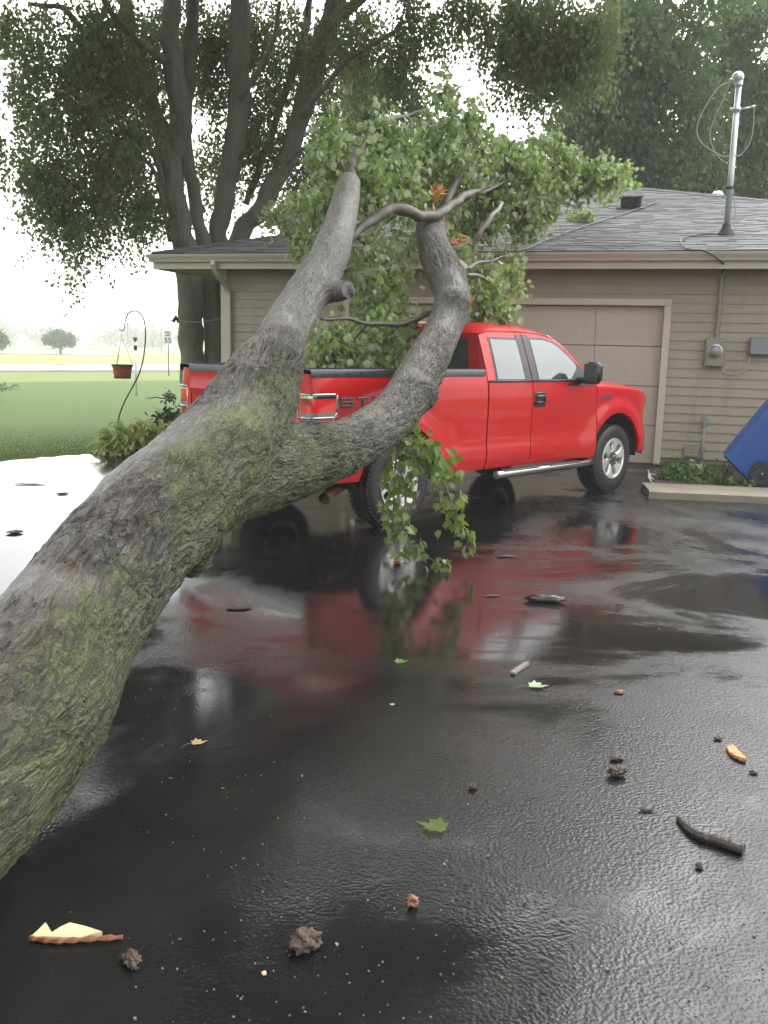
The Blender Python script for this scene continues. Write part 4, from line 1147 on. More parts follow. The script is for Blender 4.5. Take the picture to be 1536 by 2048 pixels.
# ------------------------------------------------------------------ leaves
LEAF4 = (np.array([(0, 0, 0), (.34, .45, .07), (0, 1, -.06), (-.34, .45, .07)]), [(0, 1, 2), (0, 2, 3)])
_h = [(.10, .06), (.40, .04), (.33, .19), (.60, .40), (.40, .44), (.36, .70), (.17, .60)]
_h = [(x * .82, y) for x, y in _h]
_mv = [(0, 0, 0), (0, 1.0, -.10)] + [(x, y, .38 * x - .10 * y * y) for x, y in _h] + [(-x, y, .38 * x - .10 * y * y) for x, y in _h]
MAPLE = (np.array(_mv), [(0, 2, 3, 4, 5, 6, 7, 8, 1), (1, 15, 14, 13, 12, 11, 10, 9, 0)])
def leaves(name, pos, tip, nrm, size, mat, parent=None, tpl=LEAF4, seed=1, tint=None):
    pos, tip, nrm = (np.asarray(a, float) for a in (pos, tip, nrm))
    tip = tip / (np.linalg.norm(tip, axis=1)[:, None] + 1e-9)
    nrm = nrm - tip * (nrm * tip).sum(1)[:, None]; nrm /= np.linalg.norm(nrm, axis=1)[:, None] + 1e-9
    side = np.cross(tip, nrm)
    T, FC = tpl; k = len(T); N_ = len(pos)
    V = pos[:, None, :] + size[:, None, None] * (side[:, None, :] * T[None, :, 0:1] + tip[:, None, :] * T[None, :, 1:2] + nrm[:, None, :] * T[None, :, 2:3])
    me = bpy.data.meshes.new(name)
    me.vertices.add(N_ * k); me.vertices.foreach_set('co', V.reshape(-1))
    idx = np.concatenate([np.array(f) for f in FC]); lens = np.array([len(f) for f in FC]); L_ = len(idx)
    me.loops.add(N_ * L_); me.loops.foreach_set('vertex_index', (idx[None, :] + (np.arange(N_) * k)[:, None]).reshape(-1).astype(np.int32))
    st = np.concatenate([[0], np.cumsum(lens)[:-1]])
    me.polygons.add(N_ * len(FC))
    me.polygons.foreach_set('loop_start', (st[None, :] + (np.arange(N_) * L_)[:, None]).reshape(-1).astype(np.int32))
    me.polygons.foreach_set('loop_total', np.tile(lens, N_).astype(np.int32))
    me.update(calc_edges=True); me.materials.append(mat)
    o = bpy.data.objects.new(name, me); put(o, parent)
    if tint is None: tint = np.random.default_rng(seed).random(N_)
    vattr(o, 'tint', np.repeat(tint, k))
    return o
def ball(rg, n):
    v = rg.normal(size=(n, 3)); v /= np.linalg.norm(v, axis=1)[:, None]; return v * rg.random((n, 1)) ** (1 / 2.4)
class Crown:
    """collects hanging leaf strands spread through ellipsoids"""
    def __init__(s, seed): s.rg = np.random.default_rng(seed); s.P = []; s.T = []; s.N = []; s.S = []; s.C = []
    def blob(s, c, rad, n, per=8, ln=(.3, .9), size=(.09, .14), droop=1.0, spread=.10):
        rg = s.rg; c = np.array(c); rad = np.array(rad)
        # strands gather in sub-clumps, leaving holes between them
        m = max(3, int(n / 9)); sub = ball(rg, m) * rad + c
        st = sub[rg.integers(0, m, n)] + rg.normal(size=(n, 3)) * rad.mean() * .13
        d = rg.normal(size=(n, 3)) * .55 + np.array([0, 0, -droop]); d /= np.linalg.norm(d, axis=1)[:, None]
        L_ = rg.uniform(*ln, n)
        t = rg.random((n, per))
        p = st[:, None, :] + d[:, None, :] * (t * L_[:, None])[:, :, None] + rg.normal(size=(n, per, 3)) * spread
        p = p.reshape(-1, 3); N_ = len(p)
        tip = rg.normal(size=(N_, 3)) * .6 + np.array([0, 0, -.8])
        s.P.append(p); s.T.append(tip); s.N.append(rg.normal(size=(N_, 3)) + np.array([0, -.3, .5])); s.S.append(rg.uniform(*size, N_))
        s.C.append(np.clip(np.repeat(rg.random(n), per) * .6 + rg.random(N_) * .4, 0, 1))
        return s
    def px(s, px, py, rx, ry, Y, n, depth=1.2, **kw):
        c = at(px, py, Y); k = Y / FPX
        return s.blob(c, (rx * k, depth, ry * k), n, **kw)
    def build(s, name, mat, parent, tpl=LEAF4, keep=None):
        P, T, N_, S_, C_ = (np.concatenate(a) for a in (s.P, s.T, s.N, s.S, s.C))
        if keep is not None:
            m = keep(P); P, T, N_, S_, C_ = P[m], T[m], N_[m], S_[m], C_[m]
        return leaves(name, P, T, N_, S_, mat, parent, tpl, tint=C_)
def limb(mb, pts, n=10, seed=0, sub=6, wob=.03):
    P = catmull([list(at(p[0], p[1], p[2])) for p in pts], sub)
    r_ = catmull([(p[3], 0, 0) for p in pts], sub)[:, 0]
    P = P + np.stack([perlin(np.stack([np.arange(len(P)) * .23 + seed, np.full(len(P), 3.1 * k), np.full(len(P), .7)], 1)) for k in range(3)], 1) * wob
    r_ = r_ * (1 + .16 * perlin(np.stack([np.arange(len(P)) * .37 + seed, np.full(len(P), 9.1), np.full(len(P), 2.7)], 1)))
    mb.tube(P, r_, n); return P

# ------------------------------------------------------------------ standing trees
def trunk_obj(parent, pts, seed, n=18, name='trunk', wob=.05, mat='stand_bark'):
    mb = MB(); limb(mb, [(*q[:3], q[3] * .78) for q in pts], n, seed, 10, wob)
    o = mb.build(name, MT[mat], parent, smooth=True)
    me = o.data; co = np.array([v.co for v in me.vertices]); no = np.array([v.normal for v in me.vertices])
    d = fbm(np.c_[co[:, 0] * 5, co[:, 1] * 5, co[:, 2] * .9 + seed], 3) * .025
    me.vertices.foreach_set('co', (co + no * d[:, None]).ravel()); me.update()
    return o
bt = thing('maple_tree', at(385, 760, 18.0) * [1, 1, 0], 'large multi-stemmed shade tree with dark trunks rising beyond the left end of the roof', 'tree')
base = at(385, 760, 18.0); b0 = 850
YS = 18.0
trunk_obj(bt, [(392, 860, YS, .36), (383, 700, YS, .30), (380, 600, YS, .29), (368, 490, YS, .27), (350, 400, YS, .27), (338, 320, YS, .25), (300, 200, YS + .3, .19), (268, 100, YS + .5, .16), (240, -60, YS + .6, .13), (200, -260, YS + 1, .08)], 1)
trunk_obj(bt, [(345, 330, YS, .16), (362, 250, YS, .23), (348, 150, YS - .1, .24), (342, 50, YS, .22), (350, -100, YS, .18), (380, -350, YS, .1)], 2)
trunk_obj(bt, [(428, 860, YS + .3, .36), (428, 700, YS + .3, .26), (418, 560, YS + .3, .23), (404, 470, YS + .3, .17), (385, 370, YS + .3, .17), (370, 280, YS + .3, .17), (380, 130, YS + .4, .17), (386, 0, YS + .5, .16), (390, -200, YS + .5, .12)], 3)
trunk_obj(bt, [(432, 800, YS + .5, .3), (440, 560, YS + .5, .24), (438, 460, YS + .5, .22), (458, 360, YS + .5, .25), (476, 220, YS + .4, .26), (480, 80, YS + .3, .25), (484, -100, YS + .3, .22), (500, -350, YS, .12)], 4)
trunk_obj(bt, [(440, 780, YS + .8, .3), (470, 500, YS + .8, .24), (520, 420, YS + .7, .23), (572, 320, YS + .6, .24), (612, 190, YS + .4, .24), (652, 70, YS + .2, .23), (690, -50, YS, .2), (740, -250, YS, .12)], 5)
trunk_obj(bt, [(490, 410, YS + 1.2, .09), (520, 330, YS + 1.2, .10), (560, 220, YS + 1.2, .10), (600, 90, YS + 1.2, .10), (630, -30, YS + 1.2, .08)], 6, 8)
mb = MB()
br = np.random.default_rng(21)
for pts in ([(345, 420, YS, .07), (300, 300, YS - .3, .05), (240, 260, YS - .8, .03)], [(300, 200, YS, .09), (200, 100, YS - .5, .07), (130, 20, YS - 1, .05), (60, 10, YS - 1.5, .03)],
            [(340, 480, YS, .05), (300, 330, YS - .5, .04), (200, 300, YS - 1, .025)], [(600, 230, YS, .07), (700, 120, YS - .8, .05), (800, 60, YS - 1.4, .035)], [(655, 60, YS, .10), (780, -40, YS - 1, .08), (920, -60, YS - 2, .06), (1080, -30, YS - 2.5, .03)],
            [(480, 200, YS, .07), (540, 100, YS - .6, .05), (560, 0, YS - 1, .03)], [(348, 130, YS, .08), (250, 60, YS - 1, .06), (170, -60, YS - 1.5, .04)], [(568, 330, YS + .5, .05), (620, 290, YS + .2, .03), (660, 300, YS, .02)],
            [(360, 430, YS, .03), (280, 390, YS - .5, .02), (200, 380, YS - .8, .015)], [(290, 170, YS, .06), (210, 190, YS - 1, .045), (120, 230, YS - 1.4, .03), (60, 290, YS - 1.6, .02)]):
    mb = MB(); limb(mb, pts, 7, br.integers(99), 6, .05); mb.build('branch', MT['stand_bark'], bt, smooth=True)
cr = Crown(31)
for (px, py, rx, ry, Y, n) in [
    (40, 30, 80, 45, 17.0, 120), (70, 120, 60, 40, 16.8, 60), (150, 60, 90, 70, 17, 260), (240, 60, 80, 70, 17.5, 240), (310, 70, 50, 80, 19.3, 130), (200, 170, 100, 90, 17.2, 430), (255, 230, 55, 100, 19, 260), (200, 290, 110, 70, 17, 330),
    (90, 215, 60, 45, 16.6, 80), (55, 300, 55, 70, 16.4, 80), (90, 360, 75, 60, 16.4, 130), (160, 370, 90, 60, 16.8, 190), (250, 380, 80, 55, 17, 170), (300, 400, 35, 60, 19, 60), (120, 440, 45, 50, 16.5, 45), (200, 425, 60, 40, 16.6, 50),
    (140, 490, 16, 45, 16.5, 14), (25, 190, 35, 30, 16.2, 26),
    (430, 40, 120, 70, 19.3, 300), (430, 170, 70, 100, 19.5, 240), (415, 310, 50, 90, 19.6, 120), (520, 60, 110, 70, 19.3, 290), (540, 180, 70, 90, 19.5, 220), (500, 300, 45, 80, 19.7, 90), (520, 270, 50, 60, 18.8, 80), (590, 300, 40, 70, 19.8, 90), (320, 130, 60, 90, 19.4, 150),
    (640, 50, 90, 60, 19.2, 200), (690, 60, 80, 60, 17.5, 150), (660, 210, 40, 70, 19.3, 110), (640, 330, 45, 90, 19.5, 120), (610, 420, 50, 50, 19.5, 70), (735, 80, 50, 60, 18.5, 90), (730, 330, 50, 110, 19.5, 140),
    (800, 60, 60, 90, 17, 150), (820, 150, 50, 80, 17, 110), (850, 50, 35, 70, 17, 60), (910, 5, 40, 20, 17, 40), (960, 12, 50, 28, 16.5, 80), (830, 210, 30, 60, 17, 36),
    (1045, 25, 60, 50, 16, 220), (1090, 50, 90, 70, 16, 300), (1080, 120, 50, 40, 16, 120), (1150, 100, 55, 60, 16, 150), (1180, 40, 60, 50, 16, 120), (1035, 100, 25, 40, 16, 36)]:
    cr.px(px, py, rx, ry, Y, int(n * 1.0), per=13, depth=.9, size=(.06, .105), droop=1.6, ln=(.35, 1.1), spread=.07)
for c, rd_, n in [((-4.5, 17.5, 11.2), (3.4, 2.6, 2.2), 750), ((-1.5, 18, 12.3), (4.0, 3, 2.6), 900), ((1.2, 16.5, 11.0), (3.2, 2.6, 1.8), 600), ((3.2, 15.5, 10.2), (2.2, 1.8, 1.4), 300), ((-2, 18, 14.5), (4.2, 3.4, 2.6), 800), ((-7.0, 17, 10.4), (2.2, 2.2, 1.8), 350), ((-4.2, 13.0, 11.0), (2.8, 2.2, 1.6), 520), ((-4.5, 9.5, 9.6), (3.4, 2.6, 1.7), 800), ((-1.0, 11.0, 9.8), (2.4, 2.2, 1.6), 560), ((-5.5, 5.0, 8.8), (3.0, 2.6, 1.6), 620), ((-1.2, 7.0, 9.3), (1.8, 2.0, 1.4), 380), ((1.5, 10.3, 9.8), (2.0, 2.4, 1.5), 520), ((-1.5, 3.6, 8.8), (2.2, 1.8, 1.3), 320)]:  # crown above the view; the nearer blobs are added to darken the drive
    cr.blob(c, rd_, n, per=7, size=(.22, .34), ln=(.4, 1.0), spread=.2)
cr.build('crown', MT['leaf_tree'], bt)
# dark tree behind the garage
dt = thing('tree', at(735, 640, 27) * [1, 1, 0], 'narrow dark tree standing behind the garage between two gaps of sky', 'tree')
trunk_obj(dt, [(735, 760, 27, .3), (730, 500, 27, .26), (728, 300, 27, .2), (726, 160, 27, .1)], 9)
cr = Crown(32)
for (px, py, rx, ry, n) in [(728, 150, 38, 50, 120), (725, 220, 45, 50, 190), (735, 320, 50, 70, 200), (730, 420, 60, 60, 180), (660, 460, 40, 40, 60), (820, 330, 45, 60, 80), (840, 420, 60, 50, 100)]:
    cr.px(px, py, rx, ry, 27, n, per=9, depth=1.0, size=(.13, .2))
cr.build('crown', MT['leaf_tree2'], dt)
# two big trees right of it, behind the roof
rt = thing('tree', at(1250, 640, 29) * [1, 1, 0], 'broad dense dark green tree towering behind the right half of the roof', 'tree')
trunk_obj(rt, [(1255, 800, 29, .5), (1250, 400, 29, .42), (1240, 200, 29, .35), (1230, 0, 29, .25), (1220, -100, 29, .15)], 10)
mb = MB()
for pts in ([(1245, 330, 29, .2), (1180, 240, 28, .14), (1120, 200, 27.5, .07)], [(1245, 300, 29, .2), (1330, 180, 28, .14), (1400, 60, 27.5, .07)], [(1240, 220, 29, .18), (1170, 120, 28.5, .12), (1140, 40, 28, .06)]):
    mb = MB(); limb(mb, pts, 8, 3); mb.build('branch', MT['stand_bark'], rt, smooth=True)
cr = Crown(33)
for (px, py, rx, ry, Y, n) in [(1145, 300, 45, 65, 28, 230), (1105, 330, 22, 40, 28, 45), (1190, 220, 70, 80, 28, 350), (1240, 300, 90, 90, 29, 440), (1240, 150, 90, 80, 28, 420), (1300, 60, 100, 70, 28, 380), (1340, 200, 90, 90, 28.5, 420), (1330, 320, 80, 70, 29, 340), (1160, 360, 70, 50, 29, 220), (1250, 380, 90, 40, 29.5, 240),
    (1280, 30, 60, 50, 26.5, 170), (1180, 130, 50, 50, 29, 150), (1400, 330, 60, 70, 30, 220), (1240, 40, 70, 60, 29, 200)]:
    cr.px(px, py, rx, ry, Y, n, per=9, depth=1.3, size=(.13, .21), ln=(.4, 1.1), spread=.16)
cr.blob((8.2, 28.5, 13.2), (3.2, 2.6, 1.4), 420, per=7, size=(.2, .3), spread=.2)
cr.build('crown', MT['leaf_tree2'], rt)
rt2 = thing('tree', at(1500, 640, 33) * [1, 1, 0], 'tall green tree at the right edge behind the service mast', 'tree')
trunk_obj(rt2, [(1500, 800, 33, .45), (1495, 400, 33, .38), (1490, 150, 33, .3), (1490, -60, 33, .2)], 12)
cr = Crown(34)
for (px, py, rx, ry, Y, n) in [(1440, 80, 70, 80, 32, 260), (1500, 30, 80, 60, 32.5, 200), (1460, 200, 80, 80, 32, 330), (1530, 180, 70, 90, 32.5, 300), (1500, 300, 90, 70, 33, 330), (1440, 350, 70, 50, 33, 200), (1560, 330, 80, 80, 33, 240), (1600, 100, 80, 120, 33, 240), (1650, 250, 90, 130, 33, 260)]:
    cr.px(px, py, rx, ry, Y, n, per=9, depth=1.4, size=(.14, .23), ln=(.4, 1.2), spread=.18)
cr.build('crown', MT['leaf_tree2'], rt2)

# ------------------------------------------------------------------ the fallen tree
ft = thing('fallen_tree', (-1.55, 1.2, 0), 'huge mossy forked tree fallen across the driveway onto truck and roof', 'fallen tree')
A3 = lambda px, py, Y, r_: (*at(px, py, Y), r_)
limbs = [
    [(-1.66, 0.2, .30, .35), (-1.52, 1.2, .30, .335), (-1.36, 2.0, .31, .32), A3(8, 1462, 2.82, .292), A3(140, 1252, 3.4, .276), A3(248, 1105, 3.92, .276), A3(342, 1002, 4.42, .283), A3(425, 922, 4.9, .285), A3(478, 845, 5.25, .262), A3(520, 768, 5.65, .235), A3(558, 690, 6.25, .168), A3(598, 612, 6.9, .160), A3(650, 530, 7.6, .160), A3(676, 460, 8.2, .140), A3(692, 395, 8.8, .124), A3(697, 368, 9.1, .112)],
    [A3(330, 1040, 4.45, .20), A3(440, 965, 4.95, .25), A3(560, 930, 5.45, .235), A3(690, 893, 6.2, .182), A3(788, 828, 7.0, .178), A3(843, 745, 7.9, .190), A3(882, 668, 8.7, .170), A3(906, 612, 9.1, .176), A3(898, 572, 9.4, .180), A3(880, 528, 9.7, .176), A3(864, 484, 10.1, .165), A3(862, 456, 10.4, .160)],
    [A3(640, 574, 7.35, .085), A3(675, 582, 7.2, .072), A3(697, 580, 7.1, .060)],
    [A3(890, 540, 9.65, .10), A3(915, 535, 9.55, .07), A3(932, 545, 9.5, .055)],
]
knobs = [A3(545, 735, 5.75, .16), A3(380, 1112, 4.5, .10), A3(846, 786, 7.35, .12), A3(300, 1020, 4.25, .2), A3(630, 905, 5.7, .17), A3(900, 600, 8.95, .13)]
SK = []
for Ln in limbs:
    Q = catmull(np.array(Ln), 10); P, r_ = Q[:, :3], Q[:, 3]
    T = np.gradient(P, axis=0); T /= np.linalg.norm(T, axis=1)[:, None]
    N_ = np.zeros_like(T); v = np.cross(T[0], [0, 0, 1.0]); v /= np.linalg.norm(v)
    for i in range(len(T)):
        v = v - T[i] * (v @ T[i]); v /= np.linalg.norm(v); N_[i] = v
    u = np.concatenate([[0], np.cumsum(np.linalg.norm(np.diff(P, axis=0), axis=1))])
    SK.append((P, r_, T, N_, np.cross(T, N_), u))
mb = MB()
for P, r_, *_x in SK: mb.tube(P, r_, 20)
for k in knobs:
    bmx = bmesh.new(); bmesh.ops.create_icosphere(bmx, subdivisions=3, radius=k[3])
    mb.add([np.array(v.co) + np.array(k[:3]) for v in bmx.verts], [[v.index for v in f.verts] for f in bmx.faces]); bmx.free()
tmp = mb.build('trunk_tmp')
md = tmp.modifiers.new('r', 'REMESH'); md.mode = 'VOXEL'; md.voxel_size = 0.0125
me = bpy.data.meshes.new_from_object(tmp.evaluated_get(bpy.context.evaluated_depsgraph_get()))
bpy.data.objects.remove(tmp)
co = np.empty(len(me.vertices) * 3); me.vertices.foreach_get('co', co); co = co.reshape(-1, 3)
def field(x):
    ds, gs, info = [], [], []
    for P, r_, T, N_, B_, u in SK:
        best = np.full(len(x), 1e9); g = np.zeros_like(x); ii = np.zeros(len(x), int); tt = np.zeros(len(x))
        for i in range(len(P) - 1):
            a_ = P[i]; ab = P[i + 1] - a_
            t = np.clip(((x - a_) @ ab) / (ab @ ab), 0, 1)
            dv = x - a_ - t[:, None] * ab; L_ = np.linalg.norm(dv, axis=1)
            d = L_ - (r_[i] + (r_[i + 1] - r_[i]) * t)
            m = d < best; best[m] = d[m]; g[m] = dv[m] / (L_[m, None] + 1e-9); ii[m] = i; tt[m] = t[m]
        ds.append(best); gs.append(g); info.append((ii, tt))
    for k in knobs:
        dv = x - np.array(k[:3]); L_ = np.linalg.norm(dv, axis=1); ds.append(L_ - k[3]); gs.append(dv / (L_[:, None] + 1e-9))
    ds = np.array(ds); gs = np.array(gs); kk = .036
    w = np.exp(-(ds - ds.min(0)) / kk); W_ = w.sum(0)
    return ds.min(0) - kk * np.log(W_), (gs * (w / W_)[:, :, None]).sum(0), ds[:len(SK)], info
for it in range(2):
    d, g, dl, info = field(co)
    co = co - g / (np.linalg.norm(g, axis=1)[:, None] + 1e-6) * np.clip(d, -.05, .05)[:, None]
d, g, dl, info = field(co)
nrm = g / (np.linalg.norm(g, axis=1)[:, None] + 1e-9)
li = dl.argmin(0)
bark = np.zeros_like(co); rad = np.zeros(len(co))
for k, (P, r_, T, N_, B_, u) in enumerate(SK):
    m = li == k
    ii, tt = info[k][0][m], info[k][1][m]
    ax = P[ii] + (P[ii + 1] - P[ii]) * tt[:, None]; off = co[m] - ax
    n1 = N_[ii] * (1 - tt[:, None]) + N_[ii + 1] * tt[:, None]; b1 = B_[ii] * (1 - tt[:, None]) + B_[ii + 1] * tt[:, None]
    bark[m] = np.c_[(off * n1).sum(1), (off * b1).sum(1), u[ii] + (u[ii + 1] - u[ii]) * tt + 7.3 * k]
    rad[m] = r_[ii] + (r_[ii + 1] - r_[ii]) * tt
# how smooth the bark is: young upper wood is smooth and grey, the old trunk is furrowed
smoothb = np.clip(sstep(.20, .13, rad) * .9 + .0, 0, 1)
lowf = fbm(co * 1.7 + 5, 3)
topside = nrm @ np.array([-.62, -.25, .72])
smoothb = np.clip(smoothb + .55 * sstep(.0, .55, topside * .55 + lowf * .55 - .12), 0, 1)
bq = bark * np.array([1, 1, .30]); bq2 = bark * np.array([1, 1, .16])
warp = np.stack([fbm(bark * 3.1 + 11 * k, 2) for k in range(3)], 1) * .03
r1 = 1 - np.abs(perlin((bq2 + warp) * 17)) * 2.4          # long furrow lines
r2 = 1 - np.abs(perlin((bq + warp) * 33 + 40)) * 2.4
fis = np.clip(np.maximum(sstep(.62, 1.0, r1), .75 * sstep(.70, 1.0, r2)), 0, 1)
patch = sstep(-.35, .25, fbm(co * 2.6 + 31, 2))
fis *= (1 - .88 * smoothb) * (.25 + .75 * patch)
plates = perlin((bq + warp) * 24 + 9) * .5 + perlin((bq + warp) * 50 + 3) * .3 + perlin(bark * np.array([1, 1, .6]) * 95) * .18
lump = fbm(co * 3.2 + 3, 3)
rough_amp = (1 - .85 * smoothb)
# bark collars and scar ridges ring the crotch and the branch bases
disp = lump * .012 * (.4 + .6 * (rad / .3)) + plates * .007 * rough_amp - fis * .012
for c_, rr_, h_ in ((at(548, 742, 5.5), .25, .018), (at(585, 850, 5.05), .20, .02), (at(400, 1130, 4.2), .24, .02), (at(735, 905, 6.2), .2, .014)):
    dd = np.linalg.norm(co - c_, axis=1)
    disp += h_ * np.exp(-((dd - rr_) / .035) ** 2) * (.6 + .8 * perlin(co * 14)) + .012 * np.exp(-(dd / rr_) ** 2) * perlin(co * 22)
# growth rings of old shed bark on smooth wood
disp += smoothb * .004 * perlin(co * np.array([6, 6, 6.0]))
co = co + nrm * disp[:, None]
co[:, 2] = np.maximum(co[:, 2], .003)
moss = .06 + .50 * fbm(co * 1.15 + 60, 3) + .62 * (nrm @ np.array([.86, -.38, -.22])) + .16 * sstep(.2, .32, rad)
for c_, rr_, w_ in ((at(560, 905, 5.1), .50, .70), (at(420, 1010, 4.3), .42, .45), (at(400, 1130, 4.2), .35, .4), (at(40, 1700, 2.8), .8, .3), (at(330, 760, 4.6), .3, .1)):
    moss += w_ * np.exp(-(np.linalg.norm(co - c_, axis=1) / rr_) ** 2)
moss -= smoothb * .38
me.vertices.foreach_set('co', co.ravel()); me.update()
me.polygons.foreach_set('use_smooth', np.ones(len(me.polygons), dtype=bool))
me.materials.clear(); me.materials.append(MT['bark'])
trk = bpy.data.objects.new('trunk', me); put(trk, ft)
for nme, arr in (('bark', bark), ('fissure', fis), ('moss', np.clip(moss, 0, 1.3)), ('smoothness', smoothb)): vattr(trk, nme, arr)
# loose bark flakes standing off the furrowed trunk
fl = np.random.default_rng(8)
cand = np.where((smoothb < .35) & (li < 2) & (nrm @ np.array([0, -1, 0]) > -.5) & (co[:, 1] > 2.0) & (co[:, 1] < 8.5))[0]
pick = fl.choice(cand, 2600, replace=False)
mb = MB()
for q in pick:
    k = li[q]; P, r_, T, N_, B_, u = SK[k]; t_ = T[info[k][0][q]]
    n_ = nrm[q]; t_ = t_ - n_ * (t_ @ n_); t_ /= np.linalg.norm(t_); s_ = np.cross(n_, t_)
    L_, w_ = fl.uniform(.012, .045), fl.uniform(.003, .009); lift = fl.uniform(.001, .006)
    p = co[q]
    mb.hexa([p - t_ * L_ - s_ * w_ * .5 - n_ * .004, p + t_ * L_ * .6 - s_ * w_ - n_ * .004, p + t_ * L_ * .6 + s_ * w_ - n_ * .004, p - t_ * L_ + s_ * w_ * .5 - n_ * .004,
             p - t_ * L_ * .9 - s_ * w_ * .3 + n_ * .002, p + t_ * L_ * .5 - s_ * w_ * .8 + n_ * lift, p + t_ * L_ * .6 + s_ * w_ * .7 + n_ * lift * .8, p - t_ * L_ * .8 + s_ * w_ * .3 + n_ * .002])
fo = mb.build('bark_flake', MT['bark'], trk); tag(fo, kind='stuff')
nv = len(fo.data.vertices); qq = np.repeat(pick, 8)
vattr(fo, 'bark', bark[qq] + fl.normal(size=(nv, 3)) * .004); vattr(fo, 'moss', np.clip(moss[qq], 0, 1.3)); vattr(fo, 'smoothness', np.zeros(nv)); vattr(fo, 'fissure', np.repeat(fl.random(len(pick)) * .25, 8))

# broken upper branches
mb = MB(); limb(mb, [(690, 482, 9.1, .036), (724, 456, 9.3, .046), (760, 428, 9.5, .056), (800, 419, 9.7, .058), (842, 432, 9.95, .056), (874, 430, 10.2, .058), (902, 408, 10.5, .052), (930, 394, 10.8, .048), (955, 384, 11.2, .030)], 14, 5, 6, .035)
mb.build('branch', MT['twig'], ft, smooth=True)
mb = MB(); limb(mb, [(945, 495, 11.3, .03), (962, 462, 11.2, .034), (985, 430, 11.3, .03), (1003, 408, 11.5, .02)], 8, 2); mb.build('branch', MT['pale_branch'], ft, smooth=True)
mb = MB(); limb(mb, [(640, 640, 8.4, .012), (690, 636, 8.6, .016), (745, 650, 8.9, .02), (800, 648, 9.1, .025), (850, 632, 9.3, .03), (880, 620, 9.4, .03)], 8, 3); limb(mb, [(835, 640, 9.25, .016), (815, 690, 9.2, .012), (775, 730, 9.2, .008)], 6, 3); limb(mb, [(735, 648, 8.85, .012), (700, 690, 8.9, .008), (672, 728, 9.0, .006)], 6, 3)
mb.build('branch', MT['twig'], ft, smooth=True)
mb = MB()
for pts in ([(698, 360, 9.2, .07), (715, 300, 10.0, .05), (780, 240, 11.0, .03), (850, 220, 11.8, .015)], [(700, 350, 9.3, .03), (672, 320, 9.6, .03), (650, 300, 9.8, .015)], [(930, 393, 11, .035), (1000, 365, 12.4, .026), (1080, 330, 13.2, .02), (1180, 350, 14.5, .013), (1260, 365, 15.5, .006)], [(955, 384, 11.4, .025), (1060, 355, 13.2, .016), (1150, 372, 14.4, .01)],
            [(870, 455, 10.5, .06), (930, 330, 11.5, .04), (960, 260, 12, .02)], [(930, 545, 9.5, .03), (975, 560, 10.2, .015), (1010, 600, 10.3, .008)], [(930, 535, 9.6, .03), (980, 520, 11, .014), (1030, 515, 12, .008)], [(700, 460, 9.2, .03), (740, 500, 9.6, .015), (760, 580, 9.9, .008)], [(640, 470, 8.6, .03), (590, 440, 11, .02), (555, 450, 12.5, .01)]):
    mb = MB(); limb(mb, pts, 7, 4, 6, .06); mb.build('branch', MT['twig'], ft, smooth=True)
# torn orange wood at the breaks
rg = np.random.default_rng(3)
def splinters(c, ax, n, L_, w_, name='splinter', mat='rawwood', spread=.05):
    mb = MB(); ax = np.array(ax, float); ax /= np.linalg.norm(ax)
    for k in range(n):
        p = np.array(c) + rg.normal(size=3) * spread; d = ax + rg.normal(size=3) * .35; d /= np.linalg.norm(d)
        s_ = np.cross(d, rg.normal(size=3)); s_ /= np.linalg.norm(s_); l_ = L_ * rg.uniform(.5, 1.2); t_ = np.cross(d, s_)
        b_ = p + d * l_
        mb.add([p - s_ * w_ - t_ * w_ * .4, p + s_ * w_ - t_ * w_ * .4, p + s_ * w_ + t_ * w_ * .4, p - s_ * w_ + t_ * w_ * .4, b_], [(3, 2, 1, 0), (0, 1, 4), (1, 2, 4), (2, 3, 4), (3, 0, 4)])
    o = mb.build(name, MT[mat], ft); o['kind'] = 'stuff'; return o
splinters(at(862, 450, 10.35), (0, -.1, 1), 40, .10, .02, spread=.06)
splinters(at(868, 388, 10.9), (.4, -.3, .6), 22, .12, .025, spread=.05)
splinters(at(905, 477, 10.8), (1, 0, .3), 14, .12, .02, spread=.04)
splinters(at(942, 606, 8.95), (.3, -.5, .5), 10, .06, .014, spread=.03)
